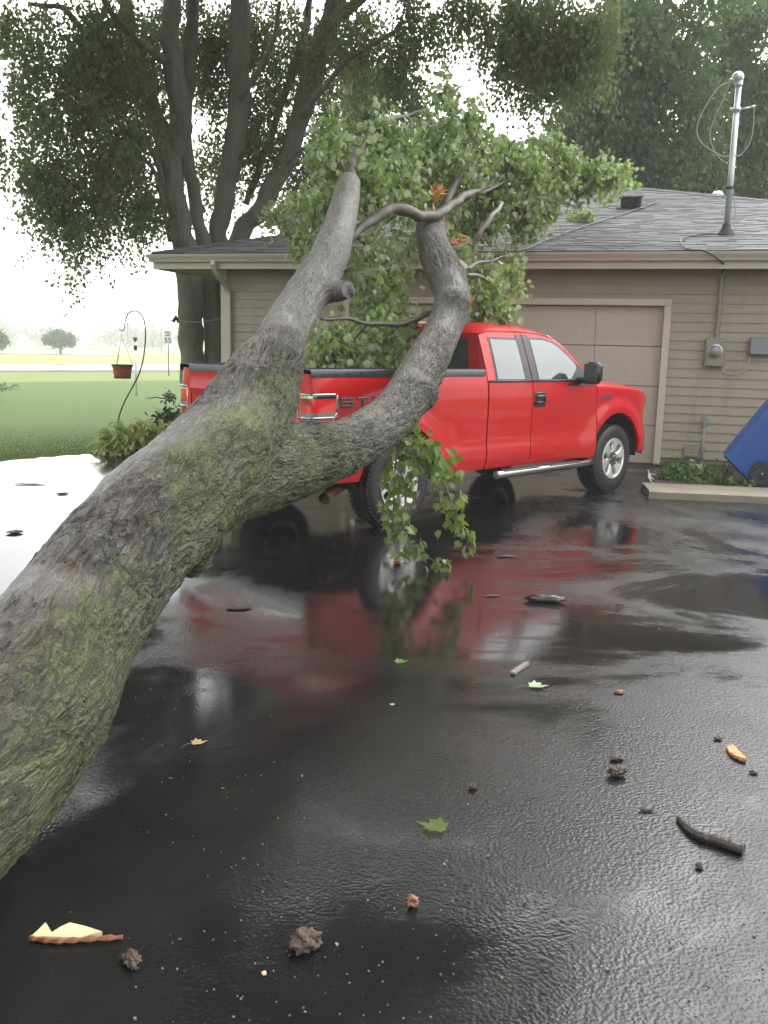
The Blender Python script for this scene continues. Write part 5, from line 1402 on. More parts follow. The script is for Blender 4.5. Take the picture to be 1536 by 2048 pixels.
# foliage of the fallen crown
def above_roof(P):
    q = P - HO; s_ = q @ HU; n_ = q @ HN
    zr = EZ + np.minimum(np.minimum(n_ - EN, s_ - SL), RW) * PITCHR + .02
    inside = (n_ > EN - .1) & (s_ > SL)
    under = inside & (P[:, 2] < zr)
    return ~under
cr = Crown(41)
MS = (.066, .110)
FB = [(660, 310, 30, 50, 9.8, 30, .5), (690, 270, 55, 45, 10.1, 80, .6), (760, 290, 70, 60, 10.4, 140, .7), (730, 350, 60, 55, 10.0, 90, .6), (800, 340, 60, 70, 10.8, 130, .7), (670, 370, 35, 55, 9.5, 45, .5), (640, 430, 35, 45, 9.3, 40, .5), (780, 250, 60, 30, 10.8, 60, .6),
      (880, 230, 50, 50, 12, 80, .7), (860, 300, 70, 70, 11.8, 150, .8), (910, 310, 60, 80, 12, 140, .8), (960, 340, 60, 60, 12.4, 120, .7), (840, 380, 60, 40, 11.6, 80, .6), (1010, 310, 50, 40, 13, 70, .7), (930, 250, 40, 50, 12.4, 60, .7), (890, 190, 30, 30, 12.2, 22, .5),
      (1040, 360, 70, 50, 13.2, 150, .9), (1110, 370, 70, 45, 14, 150, .9), (1170, 366, 60, 28, 14.6, 95, .8), (1225, 366, 40, 20, 15.0, 46, .6), (1000, 410, 70, 50, 12.8, 150, .8), (1080, 420, 60, 40, 13.4, 120, .7), (960, 460, 50, 40, 12.3, 85, .6), (1040, 450, 50, 30, 13.0, 70, .5), (1090, 310, 50, 30, 13.6, 60, .7), (1140, 340, 40, 25, 14, 40, .6),
      (610, 420, 40, 40, 12.6, 40, .6), (575, 440, 45, 35, 13.2, 52, .6), (620, 470, 40, 30, 12.9, 36, .5), (555, 430, 20, 20, 13.6, 16, .4),
      (735, 480, 26, 45, 9.7, 38, .4), (760, 530, 40, 50, 9.8, 60, .4), (790, 510, 30, 45, 10.3, 38, .4), (760, 595, 36, 36, 9.7, 32, .4), (800, 612, 45, 30, 9.9, 40, .4), (820, 485, 35, 35, 11.0, 40, .4), (720, 530, 14, 30, 9.7, 9, .3),
      (970, 520, 45, 30, 11.2, 60, .4), (1010, 520, 30, 25, 11.6, 32, .4), (970, 580, 40, 45, 10.2, 60, .4), (1005, 610, 28, 35, 10.3, 34, .35), (940, 560, 25, 40, 10.1, 26, .3), (930, 490, 40, 35, 11.4, 45, .4),
      (660, 660, 50, 50, 9.0, 75, .4), (720, 670, 60, 50, 9.3, 95, .4), (650, 710, 40, 25, 9.1, 45, .3), (710, 710, 50, 22, 9.3, 55, .3), (775, 680, 40, 40, 9.5, 45, .35), (760, 640, 50, 30, 9.4, 45, .35)]
for px, py, rx, ry, Y, n, dp in FB:
    far_ = Y >= 12.2
    cr.px(px, py - (16 if far_ else 0), rx * .85, ry * (.6 if far_ else .85), Y, int(n * (.72 if far_ else .62)), per=9, depth=dp, size=MS, ln=(.1, .38) if far_ else (.2, .65), spread=.06, droop=.6 if far_ else 1.4)
for c_, n in ((H3(*on_roof(-1.33, 2.05)) + [0, 0, .12], 16), (H3(*on_roof(-1.55, 2.2)) + [0, 0, .1], 8)):
    cr.blob(c_, (.25, .15, .06), n, per=6, ln=(.05, .2), size=MS, spread=.05, droop=.2)
cr.build('foliage', MT['leaf_fall'], ft, MAPLE, keep=above_roof)
# the leafy sprig that hangs beside the rear wheel
mb = MB()
sp_paths = [[(795, 868, 6.95, .012), (800, 930, 6.9, .010), (812, 1000, 6.8, .008), (806, 1060, 6.75, .006), (830, 1095, 6.72, .005), (868, 1122, 6.7, .004), (905, 1136, 6.7, .003)],
            [(800, 872, 6.95, .012), (840, 900, 6.95, .010), (878, 950, 6.9, .008), (905, 1010, 6.85, .006), (925, 1060, 6.8, .004), (938, 1095, 6.8, .003)],
            [(798, 870, 6.95, .010), (850, 880, 7.0, .008), (885, 925, 7.0, .006), (912, 960, 7.0, .003)], [(796, 868, 6.9, .010), (790, 950, 6.85, .007), (786, 1030, 6.8, .004), (795, 1090, 6.75, .003)]]
SP = []; ST = []; SN = []; SS = []
rg = np.random.default_rng(52)
for k, pts in enumerate(sp_paths):
    mb = MB(); P = limb(mb, pts, 6, k, 8, .01); mb.build('twig', MT['twig'], ft, smooth=True)
    dens = [2.3, 2.5, 2.4, 2.2][k]
    for i in range(3, len(P)):
        f_ = i / len(P)
        for j in range(rg.poisson(dens * (1.5 if f_ < .7 else .75))):
            SP.append(P[i] + rg.normal(size=3) * (.055 if f_ < .65 else .028)); ST.append(rg.normal(size=3) * .5 + [0, 0, -1]); SN.append(rg.normal(size=3) + [.3, -1.0, .3]); SS.append(rg.uniform(.05, .10))
sf = leaves('hanging_foliage', np.array(SP), np.array(ST), np.array(SN), np.array(SS), MT['leaf_sprig'], ft, MAPLE, seed=9)

# ------------------------------------------------------------------ grass
rg = np.random.default_rng(61)
n = 90000
r_ = 12.0 * np.exp(rg.random(n) ** 1.5 * .62); th = rg.uniform(-.60, -.05, n)
gx_, gy_ = r_ * np.sin(th), r_ * np.cos(th)
ev = np.array(edge)
def right_of_edge(x, y):     # inside the asphalt polygon
    P_ = np.array(poly); ins = np.zeros(len(x), bool); j = len(P_) - 1
    for i in range(len(P_)):
        c_ = ((P_[i, 1] > y) != (P_[j, 1] > y)) & (x < (P_[j, 0] - P_[i, 0]) * (y - P_[i, 1]) / (P_[j, 1] - P_[i, 1] + 1e-12) + P_[i, 0]); ins ^= c_; j = i
    return ins
qd = (np.c_[gx_, gy_] - RA) @ rn
ok = ~right_of_edge(gx_ + .03, gy_ - .03) & (qd < -1.5)
qh = np.c_[gx_, gy_, gx_ * 0] - HO
ok &= ~((qh @ HU > -7.2) & (qh @ HN > -.1))
gx_, gy_ = gx_[ok], gy_[ok]; n = len(gx_)
P = np.c_[gx_, gy_, terrain(gx_, gy_) - .01]
BLADE = (np.array([(-.10, 0, 0), (.10, 0, 0), (.06, .6, .08), (0, 1, .22), (-.06, .6, .08)]), [(0, 1, 2, 4), (4, 2, 3)])
tg_ = leaves('grass_blades', P, rg.normal(size=(n, 3)) * .35 + [0, 0, 1], rg.normal(size=(n, 3)) * .5 + [0, -1, .6], rg.uniform(.025, .05, n) * np.clip((22.5 - np.hypot(gx_, gy_)) / 8, .05, 1), MT['leaf_grass'], None, BLADE)
tag(tg_, 'short mown green grass covering the lawn left of the drive', 'grass', kind='stuff')
# ------------------------------------------------------------------ hosta and shrub by the drive
def arch_leaf(mb, base, az, L_, w_, rise, droop, a=0.0, n=6):
    d = np.array([math.cos(az), math.sin(az), 0]); s_ = np.array([-d[1], d[0], 0]); G = []
    for i in range(n + 1):
        t = i / n; p = base + d * L_ * t + np.array([0, 0, rise * math.sin(min(t * 1.6, PI / 2)) - droop * t ** 2.2])
        w = w_ * (math.sin(PI * min(max((t - .25) / .75, 0), 1) ** .8) + (.05 if t < .97 else 0))
        G.append([p - s_ * w + [0, 0, w * .45], p - s_ * w * .5 + [0, 0, w * .12], p, p + s_ * w * .5 + [0, 0, w * .12], p + s_ * w + [0, 0, w * .45]])
    mb.grid(G, a=a)
    m_ = len(G) * 5; mb.A[-m_:] = [1.0 if k % 5 in (0, 4) else (.55 if k % 5 in (1, 3) else .05) * (.6 + .6 * a) for k in range(m_)]
hc = gp(272, 905); hc[2] = 0
ho = thing('hosta_plant', hc, 'low clump of broad pale-edged green leaves at the edge of the drive', 'plant')
mb = MB(); rg = np.random.default_rng(71)
for k in range(300):
    q = rg.random() ** .7; az = rg.uniform(0, 2 * PI)
    b_ = hc + np.array([math.cos(az) * .36 * q, math.sin(az) * .26 * q, 0])
    arch_leaf(mb, b_, az + rg.normal() * .4, rg.uniform(.24, .46), rg.uniform(.034, .055), rg.uniform(.16, .62) * (1.1 - .5 * q), rg.uniform(.08, .26), a=float(rg.random()))
for k in range(120):
    az = rg.uniform(0, 2 * PI); q = rg.random() ** .5
    b_ = hc + np.array([.42 + math.cos(az) * .30 * q, .22 + math.sin(az) * .22 * q, 0])
    arch_leaf(mb, b_, az + rg.normal() * .4, rg.uniform(.24, .44), rg.uniform(.034, .052), rg.uniform(.2, .6), rg.uniform(.08, .26), a=float(rg.random()))
mb.build('leaf', MT['leaf_hosta'], ho, smooth=True, attr='tint')
hl_ = ho.children[-1]; hl_['kind'] = 'stuff'
mb = MB()
for k in range(16):
    az = rg.uniform(0, 2 * PI); mb.tube([hc + [0, 0, -.02], hc + [math.cos(az) * .08, math.sin(az) * .08, .12], hc + [math.cos(az) * .2, math.sin(az) * .2, .2]], .006, 5)
mb.build('stem', MT['twig'], ho)['kind'] = 'stuff'
sc2 = at(338, 845, 14.6); sc2[2] = 0
sh = thing('shrub', sc2, 'dark leafy shrub behind the hosta at the truck tailgate', 'shrub')
cr = Crown(72)
cr.blob(sc2 + [0.05, 0, .36], (.26, .3, .24), 90, per=9, ln=(.08, .25), size=(.06, .11), droop=.1, spread=.05)
cr.blob(sc2 + [-.10, -.2, .20], (.36, .3, .18), 80, per=9, ln=(.08, .22), size=(.06, .10), droop=.1, spread=.05)
cr.build('foliage', MT['leaf_shrub'], sh)
mb = MB()
for k in range(9):
    az = k * .7; mb.tube([sc2 + [0, 0, -.03], sc2 + [.1 * math.cos(az), .1 * math.sin(az), .3], sc2 + [.2 * math.cos(az), .2 * math.sin(az), .6]], [.012, .008, .004], 5)
mb.build('stem', MT['twig'], sh)['kind'] = 'stuff'
c_ = at(330, 806, 17.5); c_[2] = 0
fb = thing('fallen_branch', c_, 'dark leafless branch lying on the lawn behind the hosta', 'branch')
mb = MB(); limb(mb, [(290, 797, 24.5, .012), (310, 794, 24.3, .02), (330, 796, 24.0, .025), (350, 790, 23.6, .02)], 6, 3, 6, .05); mb.build('stem', MT['darkwood'], fb)
cr = Crown(73); cr.px(338, 786, 10, 5, 24, 14, depth=.2, per=6, ln=(.05, .2), size=(.08, .14), spread=.05); cr.build('foliage', MT['leaf_shrub'], fb)
# evergreen tip poking in at the left edge
ec = gp(-70, 800); ec[2] = 0
eg = thing('evergreen', ec, 'dark evergreen whose branch tips poke in at the left edge of the lawn', 'evergreen')
mb = MB(); mb.tube([ec + [0, 0, -.1], ec + [0, 0, 2.2]], [.08, .02], 8); mb.build('trunk', MT['stand_bark'], eg)
mb = MB(); NP, NT, NN, NS = [], [], [], []
rg = np.random.default_rng(74)
for k in range(46):
    z = rg.uniform(.15, 2.0); az = rg.uniform(0, 2 * PI); L_ = (2.25 - z) * .75 * rg.uniform(.7, 1.1)
    d = np.array([math.cos(az), math.sin(az), -.05]); b_ = ec + [0, 0, z]
    Pk = [b_ + d * L_ * t + np.array([0, 0, .18 * t * t - .1 * t]) for t in np.linspace(0, 1, 6)]; mb.tube(Pk, np.linspace(.014, .003, 6), 5)
    for t in np.linspace(.15, 1, 26):
        p = b_ + d * L_ * t + np.array([0, 0, .18 * t * t - .1 * t])
        for j in range(9): NP.append(p + rg.normal(size=3) * .04); NT.append(d * .7 + rg.normal(size=3) * .7); NN.append(rg.normal(size=3)); NS.append(rg.uniform(.05, .11))
mb.build('branch', MT['twig'], eg)
leaves('foliage', np.array(NP), np.array(NT), np.array(NN), np.array(NS), MT['leaf_shrub'], eg, BLADE)
# weeds in the bed
for i, (px, py, w_, h_, n_, lab) in enumerate([(1352, 968, .40, .20, 170, 'thick patch of green weeds behind the kerb beside the garage door'), (1385, 966, .35, .26, 90, 'broad-leaved green weeds under the vent cover'), (1345, 965, .28, .12, 60, None), (1410, 976, .35, .12, 70, 'low weeds in the bed at the foot of the grey pipe'), (1452, 972, .16, .20, 26, 'small single weed left of the blue bin'), (1480, 982, .14, .10, 16, 'tiny weed by the kerb in front of the blue bin')]):
    if lab is None: continue
    c_ = gp(px, py); c_[2] = .05
    t = thing('weed_plant', c_, lab, 'weed', group='weeds in the bed behind the kerb')
    rg = np.random.default_rng(80 + i); mb = MB(); PP = []
    for k in range(max(6, n_ // 6)):
        b_ = c_ + np.array([rg.normal() * w_ * .5, rg.normal() * w_ * .35, -.03]); top = b_ + np.array([rg.normal() * .06, rg.normal() * .06, h_ * rg.uniform(.5, 1.2)])
        mb.tube([b_, (b_ + top) / 2 + rg.normal(size=3) * .01, top], .0035, 4)
        for j in range(9): PP.append(b_ + (top - b_) * rg.uniform(.25, 1) + rg.normal(size=3) * .03)
    mb.build('stem', MT['leaf_weed'], t)['kind'] = 'stuff'; PP = np.array(PP)
    o = leaves('leaf', PP, rg.normal(size=PP.shape) + [0, 0, .3], rg.normal(size=PP.shape) + [0, 0, 1], rg.uniform(.04, .085, len(PP)), MT['leaf_weed'], t, LEAF4, seed=i); o['kind'] = 'stuff'
c_ = gp(1392, 958); c_[2] = .07
st_ = thing('stone', c_, 'flat pale stone lying among the weeds below the vent', 'stone'); 
# white hose end by the door
mb = MB(); hp = [gp(1296, 940, .02), gp(1302, 955, .02), gp(1318, 962, .03), gp(1335, 958, .05)]
mb.tube(catmull(hp, 6), .012, 6); hp = [gp(1297, 950, .02), gp(1304, 966, .02), gp(1316, 975, .05)]; mb.tube(catmull([gp(1335, 956, .06), gp(1312, 950, .03)] + hp, 6), .012, 6)
tag(mb.build('hose', MT['white_plastic'], smooth=True), 'pale bent hose lying at the foot of the garage door trim', 'hose')

# ------------------------------------------------------------------ chunks: stones, bark, wood bits
def chunk(name, loc, dims, mat, label, cat, rz=0.0, seed=1, rough=.35, group=None, sub=4, tilt=0.0, parent=None):
    bmx = bmesh.new(); bmesh.ops.create_icosphere(bmx, subdivisions=sub, radius=1)
    V = np.array([v.co for v in bmx.verts]); F = [[v.index for v in f.verts] for f in bmx.faces]; bmx.free()
    V = V * (1 + rough * fbm(V * 1.6 + seed * 7.7, 3) + rough * .5 * perlin(V * 5 + seed) + rough * .35 * perlin(V * 13 + seed))[:, None]
    V = V * np.array(dims) / 2
    ct, s_ = math.cos(tilt), math.sin(tilt); V = V @ np.array([[ct, 0, s_], [0, 1, 0], [-s_, 0, ct]]).T
    ct, s_ = math.cos(rz), math.sin(rz); V = V @ np.array([[ct, -s_, 0], [s_, ct, 0], [0, 0, 1]]).T
    V[:, 2] -= np.percentile(V[:, 2], 3)
    o = raw_mesh(name, V, F, MT[mat], None, False); sharp(o, 70)
    o.location = tuple(loc)
    return tag(o, label, cat, group)
bpy.data.objects.remove(st_)
chunk('stone', c_, (.30, .2, .14), 'concrete', 'pale flat stone lying among the weeds below the vent', 'stone', .3, 4, .2)
def ground(px, py, z=0.002): return gp(px, py, z)
for px, py, d_, m, nm, lab, cat, rz, sd in [
    (1090, 1203, (.27, .075, .045), 'darkwood', 'bark_chunk', 'long dark bark chunk lying in the red reflection of the truck', 'bark', -.12, 1),
    (478, 1217, (.15, .07, .012), 'brownbits', 'bark_piece', 'flat bark piece on the drive just right of the trunk', 'bark', .2, 2),
    (1012, 1114, (.15, .04, .016), 'darkwood', 'bark_piece', 'thin dark bark sliver on the drive right of the hanging sprig', 'bark', .1, 3),
    (985, 1192, (.10, .04, .008), 'brownbits', 'bark_piece', 'thin brown bark flake left of the long dark bark chunk', 'bark', .2, 13),
    (1233, 1551, (.075, .05, .04), 'brownbits', 'bark_piece', 'dark brown bark lump, lower one of two beside the puddle', 'bark', .2, 4),
    (1234, 1519, (.06, .035, .02), 'brownbits', 'bark_piece', 'small tan bark bit just above the dark brown lump', 'bark', .5, 5),
    (1508, 1547, (.035, .022, .012), 'darkwood', 'bark_piece', 'tiny dark bark bit below the orange splinter at right edge', 'bark', 0, 6),
    (945, 1577, (.028, .025, .02), 'brownbits', 'bark_piece', 'tiny reddish bark bit left of the dark puddle', 'bark', 0, 7),
    (1399, 1735, (.025, .022, .015), 'darkwood', 'bark_piece', 'tiny dark bit below the crooked dark stick', 'bark', .6, 8),
    (1437, 1479, (.04, .025, .015), 'brownbits', 'bark_piece', 'tiny reddish bark bit above the orange splinter', 'bark', .2, 9),
    (1293, 1622, (.05, .012, .01), 'darkwood', 'twig', 'short thin dark twig left of the crooked dark stick', 'twig', -.1, 10),
    (825, 1812, (.030, .034, .03), 'redbark', 'bark_piece', 'small orange brown crumb on the dark drive near the bottom', 'bark', .4, 11),
    (611, 1900, (.078, .070, .058), 'brownbits', 'rotten_wood', 'crumbly brown lump of rotten wood near the bottom edge', 'wood', .4, 12),
    (263, 1925, (.042, .065, .025), 'brownbits', 'bark_piece', 'brown bark chip just right of the pale torn wood', 'bark', .5, 14),
    (528, 1950, (.012, .011, .010), 'palewood', 'wood_crumb', 'tiny pale wood crumb left of the rotten lump', 'wood', 0, 15),
    (795, 1128, (.055, .05, .03), 'redbark', 'bark_piece', 'small rust brown bit under the hanging sprig', 'bark', 0, 16),
    (1238, 1386, (.045, .03, .015), 'redbark', 'bark_piece', 'tiny rust brown bit in the grey sheen mid drive', 'bark', 0, 17),
    (125, 988, (.12, .07, .014), 'brownbits', 'bark_piece', 'dark crumb on the white wet patch left of the trunk', 'bark', .4, 18),
    (60, 969, (.34, .014, .012), 'brownbits', 'twig', 'thin dark twig lying on the white wet patch', 'twig', .1, 19),
    (30, 1066, (.12, .10, .022), 'brownbits', 'leaf_clump', 'dark wet leaf clump near the left edge of the drive', 'leaves', .8, 20)]:
    chunk(nm, ground(px, py), d_, m, lab, cat, rz, sd, .28 if max(d_) > .09 else .45)
# orange splinter and the plank-like piece
def shard(name, pts, thick, mat, label, cat, edge_mat=None, group=None):
    c_ = np.mean([gp(*p) for p in pts], axis=0); t = thing(name, (c_[0], c_[1], 0), label, cat)
    P_ = [gp(*p) for p in pts]; mb = MB(); n_ = len(P_)
    V = []
    for i, p in enumerate(P_): V += [p + [0, 0, .004], p + [0, 0, thick * (.8 + .4 * ((i * 7) % 5) / 5)]]
    mb.add(V, [tuple(2 * i + 1 for i in range(n_)), tuple(2 * i for i in range(n_ - 1, -1, -1))] + [(2 * i, 2 * ((i + 1) % n_), 2 * ((i + 1) % n_) + 1, 2 * i + 1) for i in range(n_)])
    mb.build('wood', MT[mat], t)
    if edge_mat:
        mb = MB(); mb.tube(catmull([gp(px, py) + [0, 0, .010] for px, py in edge_mat], 6), .0075 * (1 + .4 * np.sin(np.arange(len(edge_mat) * 6 - 5) * 2.1)), 6); mb.build('bark_edge', MT['redbark'], t)
    return t
shard('torn_wood', [(62, 1884), (78, 1872), (92, 1860), (104, 1877), (122, 1868), (140, 1856), (172, 1866), (205, 1879), (160, 1886), (110, 1888)], .022, 'palewood', 'bright pale torn wood splinter with red bark edge, bottom left', 'wood', [(60, 1882), (110, 1889), (170, 1886), (246, 1881)])
shard('wood_splinter', [(1452, 1500), (1466, 1497), (1478, 1509), (1492, 1524), (1478, 1523), (1460, 1513)], .02, 'rawwood', 'orange and dark splinter lying at the right edge of the drive', 'wood', [(1462, 1512), (1478, 1523), (1492, 1527)])
shard('bark_strip', [(1020, 1348), (1050, 1329), (1058, 1332), (1030, 1351)], .018, 'pale_branch', 'straight narrow bark strip above the pale fallen leaf', 'bark')
# crooked stick
mb = MB(); sp2 = [(1357, 1642, .010), (1372, 1660, .013), (1395, 1678, .016), (1425, 1688, .018), (1458, 1700, .020), (1487, 1710, .020)]
Pst = catmull([gp(px, py) + [0, 0, r_ * .9] for px, py, r_ in sp2], 6); rst = np.interp(np.linspace(0, 1, len(Pst)), np.linspace(0, 1, 6), [s_[2] for s_ in sp2])
rst = rst * (1 + .22 * perlin(np.c_[np.arange(len(Pst)) * .9, np.zeros(len(Pst)), np.zeros(len(Pst))]))
mb.tube(Pst, rst, 9); tag(mb.build('stick', MT['darkwood'], deg=50), 'crooked dark wet stick lying on the grey drive at lower right', 'stick')
# single leaves on the asphalt
def ground_leaf(px, py, size, az, mat, label, stem=True, group='leaves fallen on the drive', curl=.5):
    c_ = gp(px, py); t = thing('maple_leaf', c_, label, 'leaf', group=group)
    T, FC = MAPLE; V = T * size; d = np.array([math.cos(az), math.sin(az), 0]); s_ = np.array([d[1], -d[0], 0])
    W_ = c_ + V[:, :1] * s_ + (V[:, 1:2] - size * .5) * d + np.array([0, 0, 1]) * (.004 + curl * np.abs(V[:, 2:3]) + curl * .25 * size * (np.abs(V[:, :1]) / size) ** 1.5)
    o = raw_mesh('blade', W_, FC, MT[mat], t); vattr(o, 'tint', np.full(len(V), .5))
    if stem:
        mb = MB(); mb.tube(catmull([c_ - d * size * .5 + [0, 0, .006], c_ - d * size * .8 + s_ * size * .1 + [0, 0, .012], c_ - d * size * 1.25 + s_ * size * .3 + [0, 0, .006]], 4), .0014, 5); mb.build('stalk', MT['twig'], t)
MT['leaf_pale'] = leaf_mat('pale_leaf', (0.30, 0.36, 0.22), (0.32, 0.36, 0.25), .4, .2, .15, 8)
MT['leaf_dead'] = leaf_mat('tan_leaf', (0.38, 0.27, 0.15), (0.36, 0.26, 0.15), .4, .3, .15, 8)
ground_leaf(862, 1655, .115, 2.7, 'leaf_fall', 'large green maple leaf lying flat on the dark drive', False)
ground_leaf(1078, 1374, .105, .1, 'leaf_pale', 'pale underside-up maple leaf with long stalk mid drive')
ground_leaf(805, 1325, .085, .6, 'leaf_sprig', 'small green leaf in the dark reflection of the trunk', False)
ground_leaf(400, 1487, .07, .5, 'leaf_dead', 'small tan leaf with stalk right of the trunk')
ground_leaf(785, 1410, .03, 1.5, 'leaf_pale', 'tiny pale leaf scrap below the small green leaf', False)
rg = np.random.default_rng(91); n_ = 34
P_ = np.array([gp(rg.uniform(330, 1536), 1080 + 900 * rg.random(), .004) for k in range(n_)])
ls_ = leaves('leaf_scraps', P_, np.c_[rg.normal(size=(n_, 2)), rg.normal(size=n_) * .15], np.c_[rg.normal(size=(n_, 2)) * .25, np.ones(n_)], rg.uniform(.007, .02, n_), MT['leaf_fall'], None, LEAF4)
tag(ls_, 'tiny tan and green leaf scraps scattered over the wet drive', 'leaf litter', kind='stuff')
# grit and crumbs scattered over the asphalt
rg = np.random.default_rng(90); mb = MB()
for k in range(330):
    px, py = rg.uniform(250, 1536), 1060 + 990 * rg.random() ** .8
    c_ = gp(px, py); s_ = rg.uniform(.002, .0045)
    if rg.random() < .04: s_ *= 1.8
    mb.box(c_ + [0, 0, s_ * .4], (s_ * rg.uniform(.7, 1.8), s_, s_ * .8), np.array([[math.cos(k), -math.sin(k), 0], [math.sin(k), math.cos(k), 0], [0, 0, 1]]), a=float(rg.random()))
b = NB('grit'); b.set(base=b.mix(b.attr('tint'), (.04, .036, .032), (.17, .155, .135)), rough=.6)
tag(mb.build('grit', b.m, attr='tint'), 'small crumbs of bark and grit scattered on the wet drive', 'grit', kind='stuff')

# ------------------------------------------------------------------ shepherd hook and basket
hb = gp(236, 884); 
t = thing('garden_hook', hb, 'tall bent black iron hook standing in the hosta bed', 'plant hook')
Yh = hb[1]
mb = MB()
hk = [(236, 890), (236, 860), (239, 830), (250, 802), (264, 776), (278, 748), (286, 720), (290, 690), (291, 665), (289, 645), (283, 630), (271, 622), (258, 626), (251, 640), (249, 655), (246, 661), (241, 660), (239, 655)]
Ph = catmull([at(px, py, Yh) for px, py in hk], 6); Ph[0][2] = -.05
mb.tube(Ph, np.interp(np.linspace(0, 1, len(Ph)), [0, .6, 1], [.013, .010, .008]), 8); mb.build('pole', MT['iron'], t, smooth=True)
mb = MB(); mb.tube([at(248, 648, Yh), at(255, 648, Yh)], .006, 5); mb.tube([at(254, 630, Yh), at(255, 648, Yh), at(256, 652, Yh)], .005, 5); mb.build('brace', MT['iron'], t)
bc = at(245, 757, Yh)
t = thing('hanging_basket', bc, 'rust-coloured slatted basket hanging from the bent iron hook', 'hanging basket')
k_ = Yh / FPX
mb = MB(); hgt_, r0, r1 = 27 * k_, 15.5 * k_, 20 * k_
mb.lathe([(0, .0), (r0, 0), (r0 + .004, .012)] + [(r0 + (r1 - r0) * f_ + (.006 if i % 2 else -.004), hgt_ * f_) for i, f_ in enumerate(np.linspace(.06, .9, 16))] + [(r1, hgt_), (r1 - .012, hgt_), (r1 - .02, hgt_ * .8), (0, hgt_ * .8)], 28, o=bc); mb.build('pot', MT['rust_red'], t, deg=30)
mb = MB(); mb.lathe([(r1 - .002, hgt_ * .86), (r1 + .006, hgt_ * .86), (r1 + .008, hgt_ + .004), (r1 - .002, hgt_ + .004)], 28, o=bc, close=True); mb.lathe([(r0, .0), (r0 + .008, 0), (r0 + .010, .035), (r0, .035)], 28, o=bc, close=True)
mb.build('band', MT['basket_dark'], t)
mb = MB()
for a_ in (.3, 2.4, 4.5): mb.tube([bc + [math.cos(a_) * r1, math.sin(a_) * r1, hgt_], at(243, 672, Yh), at(243, 661, Yh)], .0035, 4)
mb.build('chain', MT['iron'], t)
# slim white post on the lawn
pb = gp(273, 789); pb[2] = -.05
t = thing('white_post', pb, 'slim pale post with small dark cap on the lawn behind the hook', 'post')
mb = MB(); mb.tube([pb - [0, 0, .1], pb + [0, 0, 1.72]], .045, 10); mb.build('pole', MT['white_plastic'], t, smooth=True)
mb = MB(); mb.lathe([(.0, 1.86), (.07, 1.84), (.09, 1.80), (.05, 1.78), (.05, 1.72), (.0, 1.72)], 10, o=pb); mb.tube([pb + [0, 0, 1.45], pb + [0, 0, 1.6]], .055, 10); mb.build('cap', MT['iron'], t)
# speed limit sign
sb_ = gp(337, 752)
t = thing('speed_sign', sb_, 'white speed limit sign reading 55 on a post by the road', 'road sign', rz=-R(12))
ks = sb_[1] / FPX
top_ = float(at(337, 661, sb_[1])[2]); bot_ = float(at(337, 689, sb_[1])[2])
mb = MB(); mb.box((0, .03, top_ / 2), (.06, .03, top_)); mb.build('post', MT['post_metal'], t, local=True)
wS = 19 * ks; hS = top_ - bot_; zc = (top_ + bot_) / 2
mb = MB(); mb.box((0, 0, zc), (wS, .012, hS), bev=.004); pnl = mb.build('sign_panel', MT['sign_white'], t, local=True)
def text_obj(name, s_, size, loc, mat, parent, sx=1.0, rot=(PI / 2, 0, 0), extr=.002):
    c_ = bpy.data.curves.new(name, 'FONT'); c_.body = s_; c_.size = size; c_.extrude = extr; c_.align_x = 'CENTER'; c_.align_y = 'CENTER'; c_.offset = size * .018
    o = bpy.data.objects.new(name + '_tmp', c_); COL.objects.link(o)
    me_ = bpy.data.meshes.new_from_object(o.evaluated_get(bpy.context.evaluated_depsgraph_get())); bpy.data.objects.remove(o)
    o = bpy.data.objects.new(name, me_); me_.materials.append(mat); put(o, parent, True)
    o.location = loc; o.rotation_euler = rot; o.scale = (sx, 1, 1); return o
text_obj('lettering', 'SPEED', hS * .19, (0, -.009, zc + hS * .35), MT['sign_black'], pnl, .98)
text_obj('lettering', 'LIMIT', hS * .19, (0, -.009, zc + hS * .15), MT['sign_black'], pnl, .98)
text_obj('number', '55', hS * .52, (0, -.009, zc - hS * .22), MT['sign_black'], pnl, 1.05)
# a second road sign, seen from behind, farther off
s2 = gp(305, 701.5)
t = thing('road_sign', s2, 'small dark sign on a post far off, between the two poles', 'road sign')
k2 = s2[1] / FPX
mb = MB(); mb.tube([s2, s2 + [0, 0, 20 * k2]], .05, 6); mb.build('post', MT['post_metal'], t)
for z0, w_ in ((17, 3.2), (11, 2.2)):
    mb = MB(); mb.box(s2 + [0, -.06, z0 * k2], (w_ * k2, .02, 5 * k2), bev=.01); mb.build('sign_panel', MT['sign_black'], t)
